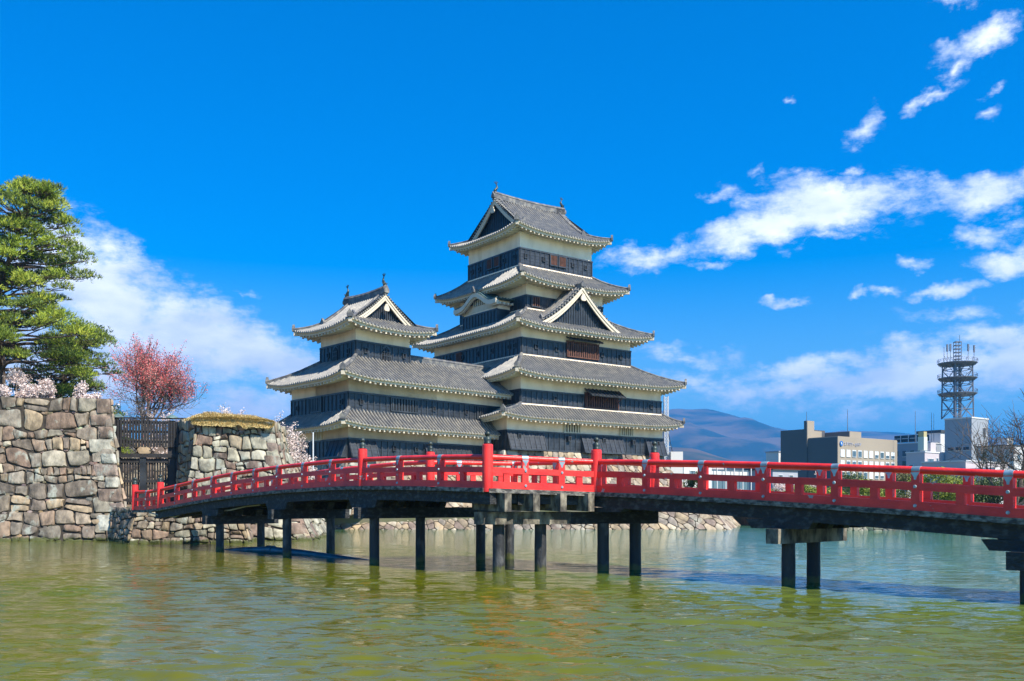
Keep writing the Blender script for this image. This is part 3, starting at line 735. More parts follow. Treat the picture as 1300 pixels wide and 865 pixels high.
def slat_window(F, root, side, t0, t1, z0, z1, mats=('dark', 'batten', 'batten'), nsl=6, off=.06, shutter=None, name='lattice_window', label=None):
    (sp, sq), a, n, L = side
    def X(t, o, z): return F.at(sp+a[0]*t-n[0]*o, sq+a[1]*t-n[1]*o, z)
    b = MB(); t0 *= L; t1 *= L
    def bx(t0, t1, o0, o1, za, zc, mi): b.hexa([X(t0, o1, za), X(t1, o1, za), X(t1, o0, za), X(t0, o0, za), X(t0, o1, zc), X(t1, o1, zc), X(t1, o0, zc), X(t0, o0, zc)], mi)
    bx(t0, t1, 0, off+.03, z0, z1, 0)
    bx(t0-.1, t0, 0, off+.12, z0-.1, z1+.1, 1); bx(t1, t1+.1, 0, off+.12, z0-.1, z1+.1, 1)
    bx(t0, t1, 0, off+.12, z1, z1+.1, 1); bx(t0, t1, 0, off+.12, z0-.1, z0, 1)
    for i in range(nsl):
        c = t0+(i+.5)*(t1-t0)/nsl; s = (t1-t0)/nsl*.26
        bx(c-s, c+s, off+.03, off+.1, z0, z1, 2)
    o = b.build(name, list(mats), root)
    if label: o['label'] = label
    if shutter:
        s = MB(); zt, zb_, out = shutter
        s.hexa([X(t0-.15, out, zb_), X(t1+.15, out, zb_), X(t1+.15, out-.05, zb_-.06), X(t0-.15, out-.05, zb_-.06), X(t0-.15, .12, zt+.06), X(t1+.15, .12, zt+.06), X(t1+.15, .08, zt), X(t0-.15, .08, zt)], 0)
        ns = 9
        for i in range(ns+1):
            t = t0-.12+(t1-t0+.24)*i/ns
            s.hexa([X(t-.03, out, zb_+.07), X(t+.03, out, zb_+.07), X(t+.03, out, zb_), X(t-.03, out, zb_), X(t-.03, .12, zt+.13), X(t+.03, .12, zt+.13), X(t+.03, .12, zt+.06), X(t-.03, .12, zt+.06)], 1)
        for tt in (t0+.3, (t0+t1)/2, t1-.3):
            s.bar(X(tt, .1, z0+.25), X(tt, out-.1, zb_-.02), .05, .05, 2)
        s.build('propped_shutter', ['board', 'batten', 'window_wood'], root)

def fish(root, pos, d, s=1.0):
    """dolphin-like roof fish, head down, tail up; d: unit horizontal direction it faces (head)"""
    b = MB(); d = Vector((d[0], d[1], 0)).normalized(); u = Vector((0, 0, 1)); p = Vector(pos)
    path = [p+d*.18*s+u*.02*s, p+d*.22*s+u*.25*s, p+d*.05*s+u*.5*s, p-d*.12*s+u*.75*s, p-d*.10*s+u*1.0*s, p+d*.02*s+u*1.2*s]
    b.tube(path, [.20*s, .24*s, .20*s, .14*s, .09*s, .05*s], 8)
    side = Vector((-d.y, d.x, 0)); t = path[-1]
    for (a1, a2) in ((.35, .32), (-.25, .38), (.05, .45)):
        q = t+d*a1*s+u*a2*s
        b.hexa([t-side*.03*s-d*.05*s, t+side*.03*s-d*.05*s, t+side*.03*s+d*.05*s, t-side*.03*s+d*.05*s, q-side*.02*s-d*.07*s, q+side*.02*s-d*.07*s, q+side*.02*s+d*.05*s, q-side*.02*s+d*.05*s])
    m_ = path[2]
    b.hexa([m_-side*.02-d*.25*s, m_+side*.02-d*.25*s, m_+side*.02-d*.1*s, m_-side*.02-d*.1*s, m_-side*.02-d*.42*s+u*.35*s, m_+side*.02-d*.42*s+u*.35*s, m_+side*.02-d*.16*s+u*.3*s, m_-side*.02-d*.16*s+u*.3*s])
    m_ = path[1]
    for sg in (-1, 1):
        b.tube([m_+side*sg*.15*s, m_+side*sg*.42*s+u*.22*s], [.09*s, .02*s], 5)
    b.build('roof_fish', ['bronze'], root)

def gable_top(F, root, p0, p1, q0, q1, e, zE, zR, axis, Dg, lf=.45, vo=.55, drop=.30):
    """hip-and-gable roof; axis 'p': ridge runs along p"""
    sd = sides(p0-e, p1+e, q0-e, q1+e)
    half = ((q1-q0) if axis == 'p' else (p1-p0))/2+e
    def g(v): return .62*v+.38*v*v
    def hf(t, d, L):
        v = d/half; w = min(t-d, (L-t)-d)
        return zE+(zR-zE)*g(v)+lift_fn(w, min(1, d/Dg), lf, 4)
    mains = (0, 2) if axis == 'p' else (1, 3)
    bt, be, br, bg = MB(), MB(), MB(), MB()
    for k in range(4):
        (sp, sq), a, n, L = sd[k]
        if k in mains:
            def dm(t, L): 
                m_ = min(t, L-t)
                return m_ if m_ < Dg-vo-1e-4 else half
            ta = Dg-vo
            roof_side(bt, be, F, sd[k], hf, None, dm, e+.05, drop, t0=0, t1=ta, only=None)
            roof_side(bt, be, F, sd[k], hf, None, lambda t, L: half, e+.05, drop, t0=ta, t1=L-ta, nv=10)
            roof_side(bt, be, F, sd[k], hf, None, dm, e+.05, drop, t0=L-ta, t1=L)
            for tt in (ta, L-ta):       # white barge board, and tile verge
                sg = -1 if tt == ta else 1
                ds = [Dg*.82+(half-Dg*.82)*i/10 for i in range(11)]
                def X(t, d, z): return F.at(sp+a[0]*t+n[0]*d, sq+a[1]*t+n[1]*d, z)
                for i in range(10):
                    d0, d1 = ds[i], ds[i+1]; h0, h1 = hf(tt, d0, L), hf(tt, d1, L)
                    bg.hexa([X(tt+sg*.04, d0, h0-.58), X(tt+sg*.04, d1, h1-.58), X(tt-sg*.10, d1, h1-.58), X(tt-sg*.10, d0, h0-.58), X(tt+sg*.04, d0, h0-.14), X(tt+sg*.04, d1, h1-.14), X(tt-sg*.10, d1, h1-.14), X(tt-sg*.10, d0, h0-.14)], 0)
                    bg.hexa([X(tt+sg*.10, d0, h0-.30), X(tt+sg*.10, d1, h1-.30), X(tt+sg*.04, d1, h1-.30), X(tt+sg*.04, d0, h0-.30), X(tt+sg*.10, d0, h0-.12), X(tt+sg*.10, d1, h1-.12), X(tt+sg*.04, d1, h1-.12), X(tt+sg*.04, d0, h0-.12)], 0)
                # verge tile rolls
                nn = 16
                for i in range(nn):
                    d0 = Dg*.8+(half-Dg*.8)*(i+.5)/nn; h0 = hf(tt, d0, L)
                    bt.bar(X(tt+sg*.16, d0, h0+.02), X(tt-sg*.42, d0, h0+.10), .15, .14, 1)
                # dark gable triangle
                tg = tt-sg*(vo-.08) if False else tt-sg*(-vo+.0)
                tg = tt+(-sg)*vo
            # descending ridges beside the verge
                pts = [X(tt-sg*.62, d, hf(tt, d, L)) for d in [Dg*.9+(half-Dg*.9)*i/6 for i in range(7)]]
                ridge_line(br, pts, .26, .28)
        else:
            def dm2(t, L): return min(Dg, t, L-t)
            roof_side(bt, be, F, sd[k], hf, None, dm2, e+.05, drop)
            # gable infill
            def X(t, d, z): return F.at(sp+a[0]*t+n[0]*d, sq+a[1]*t+n[1]*d, z)
            pts = []; zb_ = hf(L/2, Dg, L)-.05
            m = 8
            lefts = [(Dg*.9+(half-Dg*.9)*i/m) for i in range(m+1)]
            prof = [(t, zE+(zR-zE)*g(t/half)-.35) for t in lefts]
            poly = [X(t, Dg-.12, z) for t, z in prof]+[X(L-t, Dg-.12, z) for t, z in reversed(prof[:-1])]
            bg.face(poly, 1)
            base = [X(prof[0][0], Dg-.13, zb_-.3), X(L-prof[0][0], Dg-.13, zb_-.3), X(L-prof[0][0], Dg-.13, prof[0][1]), X(prof[0][0], Dg-.13, prof[0][1])]
            bg.face(base, 1)
            nb = 12
            for i in range(1, nb*2):
                t = Dg+(L-2*Dg)*i/(nb*2); zt_ = zE+(zR-zE)*g(min(t, L-t)/half)-.6
                if zt_ > zb_+.15: bg.hexa([X(t-.035, Dg-.2, zb_), X(t+.035, Dg-.2, zb_), X(t+.035, Dg-.12, zb_), X(t-.035, Dg-.12, zb_), X(t-.035, Dg-.2, zt_), X(t+.035, Dg-.2, zt_), X(t+.035, Dg-.12, zt_), X(t-.035, Dg-.12, zt_)], 2)
            # pendant
            cz = zR-1.25; og = vo+.22
            n_ = 14
            c2 = X(L/2, Dg-og, cz); ax = (X(L/2+1, Dg, 0)-X(L/2, Dg, 0)).normalized(); dd = (X(L/2, Dg-1, 0)-X(L/2, Dg, 0)).normalized()
            pf = []
            for i in range(n_):
                th = 2*math.pi*i/n_; r_ = .30+.05*math.cos(3*th+math.pi*.5)
                pf.append((r_*math.cos(th), r_*math.sin(th)*1.15))
            bg.mesh([c2+ax*x+Vector((0, 0, y))+dd*.06 for x, y in pf]+[c2+ax*x+Vector((0, 0, y))-dd*.06 for x, y in pf], [tuple(range(n_)), tuple(range(n_, 2*n_))[::-1]]+[(i, n_+i, n_+(i+1) % n_, (i+1) % n_) for i in range(n_)], 0)
        (sp, sq), a, n, L = sd[k]
        pts = [F.at(sp+(a[0]+n[0])*d, sq+(a[1]+n[1])*d, hf(d, d, L)) for d in [.02, Dg*.15, Dg*.35, Dg*.6, Dg*.95]]
        ridge_line(br, pts, .28, .26)
        c = F.at(sp, sq, hf(0, 0, L)-.16); d = (F.at(sp+a[0]+n[0], sq+a[1]+n[1], 0)-F.at(sp, sq, 0)).normalized()
        be.bar(c-Vector((0, 0, .12)), c+Vector((0, 0, .05))+d*1.6*e*K, .26*K, .30*K)
    # main ridge
    if axis == 'p':
        c = (q0+q1)/2; a0, a1 = (p0-e+Dg-vo-.1, c), (p1+e-Dg+vo+.1, c)
    else:
        c = (p0+p1)/2; a0, a1 = (c, q0-e+Dg-vo-.1), (c, q1+e-Dg+vo+.1)
    n = 8
    def rp(i, dz=0):
        u = i/n; return F.at(a0[0]+(a1[0]-a0[0])*u, a0[1]+(a1[1]-a0[1])*u, zR-.08+.16*(2*u-1)**2+dz)
    pts = [rp(i) for i in range(n+1)]
    ridge_line(br, pts, .46, .62, orn=True); ridge_line(br, [pts[-1], pts[-2]], .46, .60, orn=True)
    for i in range(1, 8, 2):
        pass
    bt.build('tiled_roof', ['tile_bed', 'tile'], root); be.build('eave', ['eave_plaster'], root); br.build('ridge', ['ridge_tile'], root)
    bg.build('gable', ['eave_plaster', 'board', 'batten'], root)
    dd = (pts[0]-pts[-1]); dd.z = 0; dd.normalize()
    fish(root, pts[0]-dd*.35+Vector((0, 0, .60)), dd, .78); fish(root, pts[-1]+dd*.35+Vector((0, 0, .60)), -dd, .78)

# ---- main keep
MO = Vector((.88, 88.0))        # datum corner of the third storey
FM = fr(MO[0], MO[1], MR, ML)
def loc_of(x, y):               # storey corner in the keep's own axes
    dx, dy = x-MO[0], y-MO[1]; return dx*MR[0]+dy*MR[1], dx*ML[0]+dy*ML[1]
keep = thing('castle_keep', (MO[0]*K, MO[1]*K, 7.5), 'tall black and white castle keep with five grey tiled roofs', 'castle keep')
def rect(cx, cy, a, b_):
    p, q = loc_of(cx, cy); return (p, p+a, q, q+b_)
T1 = rect(-.46, 84.6, 19.7, 19.0); T2 = rect(.785, 85.6, 17.9, 18.0); T3 = rect(.88, 88, 13.9, 15.3); T4 = rect(1.37, 90.8, 9.8, 11.4); T5 = rect(.77, 91.9, 9.26, 8.9)
def insets(a, b_): return (b_[2]-a[2], a[1]-b_[1], a[3]-b_[3], b_[0]-a[0])
storey(FM, keep, *T1, 7.05, 8.85, 9.85, flare={0: [(0, .21), (.44, .71), (.87, 1.0)]})
storey(FM, keep, *T2, 11.25, 12.62, 13.6)
storey(FM, keep, *T3, 16.1, 17.75, 18.7)
storey(FM, keep, *T4, 20.9, 22.3, 23.5)
storey(FM, keep, *T5, 25.4, 27.15, 28.5)
skirt_roof(FM, keep, *T1, 1.5, [max(.05, i) for i in insets(T1, T2)], 10.0, 11.25, .35)
skirt_roof(FM, keep, *T2, 1.8, insets(T2, T3), 13.85, 16.1, .45)
skirt_roof(FM, keep, *T3, 1.7, insets(T3, T4), 18.75, 20.95, .45)
skirt_roof(FM, keep, *T4, 1.95, insets(T4, T5) if min(insets(T4, T5)) > .05 else [max(.3, i) for i in insets(T4, T5)], 23.45, 25.4, .5)
gable_top(FM, keep, *T5, 1.45, 28.75, 33.1, 'p', 2.15, .5)
for T, z, spots in ((T5, 26.4, (.07, .31, .72, .90)), (T3, 17.0, (.12, .30, .72, .90)), (T2, 12.0, (.22, .92)), (T1, 8.3, (.06, .36, .58, .78, .95))):
    loopholes(FM, keep, sides(*T)[0], 0, spots, z, off=.12 if T is not T1 else .3)
for T, z, spots in ((T5, 26.35, (.08, .28, .76, .92)), (T3, 17.05, (.06, .12, .30, .46, .64, .80, .93)),):
    loopholes(FM, keep, sides(*T)[3], 0, [1-s_ for s_ in spots], z, off=.12)
S5 = sides(*T5); S3 = sides(*T3); S2 = sides(*T2); S1 = sides(*T1)
slat_window(FM, keep, S5[0], .40, .49, 26.0, 26.95, ('dark', 'batten', 'window_wood'), 5, .1)
slat_window(FM, keep, S5[0], .52, .61, 26.0, 26.95, ('dark', 'batten', 'window_wood'), 5, .1)
slat_window(FM, keep, S5[3], .40, .50, 26.0, 26.95, ('dark', 'batten', 'window_wood'), 5, .1)
slat_window(FM, keep, S5[3], .54, .64, 26.0, 26.95, ('dark', 'batten', 'window_wood'), 5, .1)
slat_window(FM, keep, S3[0], .395, .675, 16.5, 17.85, ('dark', 'window_wood', 'window_wood'), 14, .1, shutter=(18.25, 18.0, .8))
slat_window(FM, keep, S2[0], .43, .66, 11.5, 12.75, ('dark', 'window_wood', 'window_wood'), 14, .1, shutter=(13.15, 12.45, 1.2))
slat_window(FM, keep, S1[0], .335, .43, 8.95, 9.75, ('dark', 'white_wood', 'white_wood'), 6, .02, label='lattice window with pale bars')
slat_window(FM, keep, S1[0], .70, .78, 8.95, 9.75, ('dark', 'white_wood', 'white_wood'), 6, .02, label='lattice window with pale bars')
slat_window(FM, keep, sides(*T4)[0], .06, .16, 21.3, 22.2, ('dark', 'batten', 'window_wood'), 4, .1)
slat_window(FM, keep, S3[3], 1-.70, 1-.655, 16.4, 17.5, ('dark', 'window_wood', 'window_wood'), 3, .1)

# triangular dormer gable on the third roof, right face
def dormer(F, root, pc, hw, qf, q1, zB, zA):
    bt, bg, br = MB(), MB(), MB()
    def f(x): x = abs(x); return zA-(zA-zB)*(1.36*x-.36*x*x)
    n = 8; qo = qf-.55
    ncol = max(2, round((q1-qo)/RIB)); w = (q1-qo)/ncol
    for sg in (-1, 1):
        for i in range(ncol):
            qa, qb = qo+i*w, qo+(i+1)*w
            for j in range(n):
                x0, x1 = j/n*1.04, (j+1)/n*1.04
                bt.face([F.at(pc+sg*hw*x0, qa, f(x0)), F.at(pc+sg*hw*x0, qb, f(x0)), F.at(pc+sg*hw*x1, qb, f(x1)), F.at(pc+sg*hw*x1, qa, f(x1))], 0)
                qc = (qa+qb)/2
                a_, b_ = F.at(pc+sg*hw*x0, qc, f(x0)+.05), F.at(pc+sg*hw*x1, qc, f(x1)+.05)
                bt.bar(a_, b_, .17, .13, 1)
        m = 14
        for j in range(m):
            x = (j+.6)/m; bt.bar(F.at(pc+sg*hw*x, qo-.14, f(x)+.03), F.at(pc+sg*hw*x, qo+.45, f(x)+.13), .16, .15, 1)
        for j in range(n):
            x0, x1 = j/n*1.08, (j+1)/n*1.08
            for (o0, o1, t0, t1) in ((-.02, .12, .66, .16), (-.10, -.02, .36, .10)):
                bg.hexa([F.at(pc+sg*hw*x0, qo+o0, f(x0)-t0), F.at(pc+sg*hw*x1, qo+o0, f(x1)-t0), F.at(pc+sg*hw*x1, qo+o1, f(x1)-t0), F.at(pc+sg*hw*x0, qo+o1, f(x0)-t0),
                         F.at(pc+sg*hw*x0, qo+o0, f(x0)-t1), F.at(pc+sg*hw*x1, qo+o0, f(x1)-t1), F.at(pc+sg*hw*x1, qo+o1, f(x1)-t1), F.at(pc+sg*hw*x0, qo+o1, f(x0)-t1)], 0)
        pts = [F.at(pc+sg*hw*x, qo+.62, f(x)) for x in (.98, .75, .5, .25, .03)]
        ridge_line(br, pts, .24, .26)
    xs = [-1+2*i/16 for i in range(17)]
    bg.face([F.at(pc+hw*x, qf, f(x)-.3) for x in xs]+[F.at(pc+hw, qf, zB-.9), F.at(pc-hw, qf, zB-.9)], 1)
    for i in range(1, 30):
        x = -1+2*i/30; z1_ = f(x)-.7
        if z1_ > zB+.1: bg.hexa([F.at(pc+hw*x-.03, qf-.07, zB-.3), F.at(pc+hw*x+.03, qf-.07, zB-.3), F.at(pc+hw*x+.03, qf, zB-.3), F.at(pc+hw*x-.03, qf, zB-.3), F.at(pc+hw*x-.03, qf-.07, z1_), F.at(pc+hw*x+.03, qf-.07, z1_), F.at(pc+hw*x+.03, qf, z1_), F.at(pc+hw*x-.03, qf, z1_)], 2)
    ridge_line(br, [F.at(pc, qo-.05, zA-.03), F.at(pc, q1, zA-.03)], .36, .42)
    # pendant
    c = F.at(pc, qo-.2, zA-1.15); ax = Vector((F.r[0], F.r[1], 0)); dd = Vector((-F.l[0], -F.l[1], 0)); nn = 14
    pf = [((.34+.06*math.cos(3*t+1.57))*math.cos(t), (.34+.06*math.cos(3*t+1.57))*math.sin(t)*1.15) for t in [2*math.pi*i/nn for i in range(nn)]]
    bg.mesh([c+ax*x+Vector((0, 0, y))+dd*.07 for x, y in pf]+[c+ax*x+Vector((0, 0, y))-dd*.07 for x, y in pf], [tuple(range(nn)), tuple(range(nn, 2*nn))[::-1]]+[(i, nn+i, nn+(i+1) % nn, (i+1) % nn) for i in range(nn)], 0)
    d = MB(); o = dd*.09
    d.mesh([c+ax*.09*math.cos(t)+Vector((0, 0, .09*math.sin(t)))+o for t in [2*math.pi*i/8 for i in range(8)]], [tuple(range(8))])
    dr = tag(bt.build('dormer_roof', ['tile_bed', 'tile'], root)); bg.build('dormer_gable', ['eave_plaster', 'board', 'batten'], root); br.build('ridge', ['ridge_tile'], root)
dormer(FM, keep, (T3[0]+T3[1])/2-.2, 4.6, T3[2]-.25, T4[2]+.4, 19.55, 23.25)

# curved gable bay on the left face
def curved_bay(F, root, q0, q1, pf, pw, z0, zb, zt, zc, H):
    """front plane at p=pf, runs back to pw"""
    b = MB(); fbox(b, F, pf, pw, q0, q1, z0, zt+.3); b.build('bay_wall', ['plaster'], root)
    bb = MB(); fbox(bb, F, pf-.05, pw, q0-.05, q1+.05, z0, zb)
    nb = 11
    for i in range(nb+1):
        q = q0+(q1-q0)*i/nb; fbox(bb, F, pf-.12, pf-.04, q-.04, q+.04, z0, zb, 1)
    fbox(bb, F, pf-.13, pf-.04, q0-.06, q1+.06, zb-.12, zb+.03, 1)
    bb.build('board_cladding', ['board', 'batten'], root)
    qc = (q0+q1)/2; hw = (q1-q0)/2+.75; po = pf-.75
    def f(x): return zc+H*math.exp(-(x/.46)**2)+.30*max(0, abs(x)-.55)**2*4*.5
    bt, bg = MB(), MB(); n = 28
    xs = [-1+2*i/n for i in range(n+1)]
    for i in range(n):
        x0, x1 = xs[i], xs[i+1]
        bt.face([F.at(po, qc+hw*x0, f(x0)), F.at(po, qc+hw*x1, f(x1)), F.at(pw, qc+hw*x1, f(x1)), F.at(pw, qc+hw*x0, f(x0))], 0)
        for (p_0, p_1, ta, tb) in ((po-.02, po+.14, .06, .50), (po+.14, po+.34, .20, .62)):
            bg.hexa([F.at(p_0, qc+hw*x0, f(x0)-tb), F.at(p_0, qc+hw*x1, f(x1)-tb), F.at(p_1, qc+hw*x1, f(x1)-tb), F.at(p_1, qc+hw*x0, f(x0)-tb),
                     F.at(p_0, qc+hw*x0, f(x0)-ta), F.at(p_0, qc+hw*x1, f(x1)-ta), F.at(p_1, qc+hw*x1, f(x1)-ta), F.at(p_1, qc+hw*x0, f(x0)-ta)], 0)
    # tile rows run down the curve
    npr = max(2, round((pw-po)/RIB))
    for k in range(npr):
        p = po+(k+.5)*(pw-po)/npr
        for i in range(n):
            x0, x1 = xs[i], xs[i+1]
            bt.bar(F.at(p, qc+hw*x0, f(x0)+.04), F.at(p, qc+hw*x1, f(x1)+.04), .16, .12, 0)
    # filled arch
    bg.face([F.at(pf-.02, qc+hw*x*.86, f(x)-.45) for x in xs]+[F.at(pf-.02, qc+hw*.86, zb+.2), F.at(pf-.02, qc-hw*.86, zb+.2)], 0)
    bd = MB()
    fbox(bd, F, pf-.05, pf, qc-1.1, qc+1.1, zc+.05, zc+.62, 0)
    for i in range(7): fbox(bd, F, pf-.12, pf-.05, qc-1.0+i*.333-.07, qc-1.0+i*.333+.07, zc+.05, zc+.62, 1)
    bd.build('lattice_window', ['dark', 'white_wood'], root)
    for sg, q in ((-1, q0-.7), (1, q1+.7)):
        for i in range(5):
            p = pf-.3+i*.5; fbox(bg, F, p, p+.2, min(q, qc+sg*hw*.7), max(q, qc+sg*hw*.7), zc-.42, zc-.2, 0)
    br = MB()
    ridge_line(br, [F.at(po-.05, qc, zc+H), F.at(pw, qc, zc+H)], .34, .34)
    bt.build('curved_roof', ['copper'], root); bg.build('curved_gable', ['eave_plaster'], root); br.build('ridge', ['ridge_tile'], root)
q4 = T4[2]
curved_bay(FM, keep, q4+2.5, q4+8.4, T4[0]-1.6, T4[0]+.1, 19.3, 21.2, 21.9, 21.95, 1.25)

# ---- small keep and the wing that ties it to the main keep
SO = Vector((-13.0, 75.1)); FS = fr(SO[0], SO[1], SR, SL)
small = thing('castle_turret', (SO[0]*K, SO[1]*K, 6.2), 'smaller three-storey castle turret with its long tiled wing, left of the tall keep', 'castle turret')
WL_ = 18.3
TW = (0, 9.45, 0, 9.3)
U3 = (1.95, 1.95+5.75, 1.85, 1.85+5.6)
bwing = MB()
# storey 1 and 2 : tower and wing share one front
storey(FS, small, 0, WL_, 0, 5.2, 5.9, 7.45, 8.35, flare={0: [(0, .145), (.43, .72)]}, band_sides=(0,))
storey(FS, small, 0, 9.45, 0, 9.3, 5.9, 7.45, 8.35, flare={3: [(.72, 1)]}, band_sides=(3, 2))
storey(FS, small, .05, WL_, .05, 5.2, 9.65, 11.15, 11.9, band_sides=(0,))
storey(FS, small, .05, 9.4, .05, 9.25, 9.65, 11.15, 11.9, band_sides=(3, 2))
storey(FS, small, *U3, 14.0, 15.7, 16.8)
def s_roof(zE, hf_z, e, Dfront_t, Dfront_w, Dleft, p_end, lf, tower=None, drop=.3):
    """front side runs the whole length; left side and back of the tower"""
    bt, be, br = MB(), MB(), MB()
    x0, y0 = -e, -e; L = p_end+e
    def hfront(t, d, L_):
        v = min(1, d/Dfront_t); w = t-Dleft*(d/Dfront_t)
        return hf_z(d)+lift_fn(w, v, lf, 4)
    def dmf(t, L_):
        if tower is None: return Dfront_t*min(1, t/Dleft)
        return Dfront_t*min(1, t/Dleft) if t < tower else Dfront_w
    tw = L if tower is None else tower
    sd = ((x0, y0), (1, 0), (0, 1), L)
    if tower is None: roof_side(bt, be, FS, sd, hfront, None, dmf, e+.05, drop, t0=0, t1=L-1e-3)
    else:
        roof_side(bt, be, FS, sd, hfront, None, dmf, e+.05, drop, t0=0, t1=tower-1e-4)
        roof_side(bt, be, FS, sd, hfront, None, lambda t, L_: Dfront_w, e+.05, drop, t0=tower, t1=L-1e-3)
    Ls = 9.3+2*e
    def hl(t, d, L_):
        v = min(1, d/Dleft); w = min(t-Dfront_t*v, (L_-t)-Dfront_t*v)
        return hf_z(d*Dfront_t/Dleft)+lift_fn(w, v, lf, 4)
    def dml(t, L_): return Dleft*max(0, min(1, t/Dfront_t, (L_-t)/Dfront_t))
    be_l = MB(); roof_side(bt, be_l, FS, ((x0, 9.3+e), (0, -1), (1, 0), Ls), hl, None, dml, e+.05, drop)
    Lb = 9.45+2*e
    bk_t, bk_e = MB(), MB()
    roof_side(bk_t, bk_e, FS, ((9.45+e, 9.3+e), (-1, 0), (0, -1), Lb), hl if False else (lambda t, d, L_: hf_z(d)+lift_fn(min(t-Dleft*d/Dfront_t, L_-t-Dleft*d/Dfront_t), min(1, d/Dfront_t), lf, 4)), None, lambda t, L_: Dfront_t*max(0, min(1, t/Dleft, (L_-t)/Dleft)), e+.05, drop)
    bk_t.build('back_roof', ['tile_bed', 'tile'], small); bk_e.build('back_eave', ['eave_plaster'], small)
    for (c, s1) in (((x0, y0), 1), ((x0, 9.3+e), -1)):
        br = MB()
        pts = [FS.at(c[0]+Dleft*v, c[1]+s1*Dfront_t*v, hf_z(Dfront_t*v)+lift_fn(0, v, lf, 4)) for v in (.02, .15, .35, .6, 1.0)]
        ridge_line(br, pts, .30, .28); br.build('hip_ridge', ['ridge_tile'], small); br = MB()
        a = FS.at(c[0], c[1], hf_z(0)+lf-.16); d = (FS.at(c[0]+1, c[1]+s1, 0)-FS.at(c[0], c[1], 0)).normalized()
        (be if s1 > 0 else be_l).bar(a-Vector((0, 0, .12)), a+Vector((0, 0, .05))+d*1.6*e*K, .26*K, .30*K)
    be_l.build('eave', ['eave_plaster'], small)
    return bt, be, br
# second roof (with the wing's ridge)
zE2, zR2, run2 = 12.2, 14.75, 3.9
hz2 = lambda d: zE2+(zR2-zE2)*(.78*(d/run2)+.22*(d/run2)**2)
e2 = 1.55
bt, be, br = s_roof(zE2, hz2, e2, e2+1.85, run2, e2+1.95, 18.2, .42, tower=e2+7.7)
# back slope of the wing
wt, we = MB(), MB(); roof_side(wt, we, FS, ((18.2, run2*2-e2), (-1, 0), (0, -1), 18.2-7.7), lambda t, d, L: hz2(d), None, lambda t, L: run2, .9, .3); wt.build('back_roof', ['tile_bed', 'tile'], small); we.build('back_eave', ['eave_plaster'], small)
ridge_line(br, [FS.at(7.8, run2-e2, zR2-.05), FS.at(18.4, run2-e2, zR2-.05)], .42, .50, orn=False)
br.bar(FS.at(U3[0]-.02, U3[2]-.1, 14.12), FS.at(U3[1], U3[2]-.1, 14.12), .14, .12, 1); br.bar(FS.at(U3[0]-.1, U3[2], 14.12), FS.at(U3[0]-.1, U3[3], 14.12), .22, .16, 1)
bt.build('tiled_roof', ['tile_bed', 'tile'], small); be.build('eave', ['eave_plaster'], small); br.build('ridge', ['ridge_tile', 'plaster'], small)
hz1 = lambda d: 8.45+(9.7-8.45)*(.75*d/1.5+.25*(d/1.5)**2)
bt, be, br = s_roof(8.45, hz1, 1.5, 1.52, 1.52, 1.52, 18.0, .35)
bt.build('tiled_roof', ['tile_bed', 'tile'], small); be.build('eave', ['eave_plaster'], small)
gable_top(FS, small, *U3, 1.72, 16.75, 19.95, 'q', 1.95, .45, vo=.5)
SS3 = sides(*U3)
def ogee_window(F, root, side, tc, z0, w, h, off=.08):
    (sp, sq), a, n, L = side; tc *= L
    def X(t, o, z): return F.at(sp+a[0]*t-n[0]*o, sq+a[1]*t-n[1]*o, z)
    shape = [(-.5, 0), (-.44, .35), (-.40, .6), (-.34, .75), (-.2, .87), (-.07, .93), (0, 1.0), (.07, .93), (.2, .87), (.34, .75), (.40, .6), (.44, .35), (.5, 0)]
    b = MB()
    for (s_, o, mi) in ((1.2, off+.03, 1), (1.0, off+.06, 0)):
        pts = [X(tc+x*w*s_, o, z0+y*h*(s_ if mi else 1)-.02) for x, y in shape]; pts2 = [X(tc+x*w*s_, 0, z0+y*h*(s_ if mi else 1)-.02) for x, y in shape]; k = len(pts)
        b.mesh(pts+pts2, [tuple(range(k))]+[(i, k+i, k+(i+1) % k, (i+1) % k) for i in range(k)], mi)
    for x in (-.28, -.09, .09, .28):
        zt_ = .8 if abs(x) > .2 else .9
        b.hexa([X(tc+x*w-.03, off+.12, z0), X(tc+x*w+.03, off+.12, z0), X(tc+x*w+.03, off+.05, z0), X(tc+x*w-.03, off+.05, z0), X(tc+x*w-.03, off+.12, z0+h*zt_), X(tc+x*w+.03, off+.12, z0+h*zt_), X(tc+x*w+.03, off+.05, z0+h*zt_), X(tc+x*w-.03, off+.05, z0+h*zt_)], 2)
    for zz in (.3, .6):
        b.bar(X(tc-.4*w, off+.13, z0+h*zz), X(tc+.4*w, off+.13, z0+h*zz), .04, .05, 2)
    b.build('bell_shaped_window', ['dark', 'batten', 'batten'], root)
ogee_window(FS, small, SS3[0], .54, 14.35, 1.0, 1.15, off=.1)
ogee_window(FS, small, SS3[3], .47, 14.35, .95, 1.15, off=.1)
loopholes(FS, small, SS3[0], 0, (.17, .88), 14.95, off=.12); loopholes(FS, small, SS3[3], 0, (.82, .25), 14.9, off=.12)
W2 = ((.05, .05), (1, 0), (0, 1), 18.2); 
slat_window(FS, small, W2, .235, .385, 9.95, 10.95, nsl=9, off=.06); slat_window(FS, small, W2, .775, .83, 9.95, 10.95, nsl=4, off=.06)
loopholes(FS, small, W2, 0, (.065, .49, .70, .90), 10.4, off=.12)
loopholes(FS, small, ((0, 0), (1, 0), (0, 1), WL_), 0, (.25, .38, .58, .8), 6.8, off=.12)
LS2 = sides(.05, 9.4, .05, 9.25)[3]
slat_window(FS, small, LS2, .38, .56, 9.9, 11.0, nsl=6, off=.06); loopholes(FS, small, LS2, 0, (.12, .9), 10.4, off=.12)
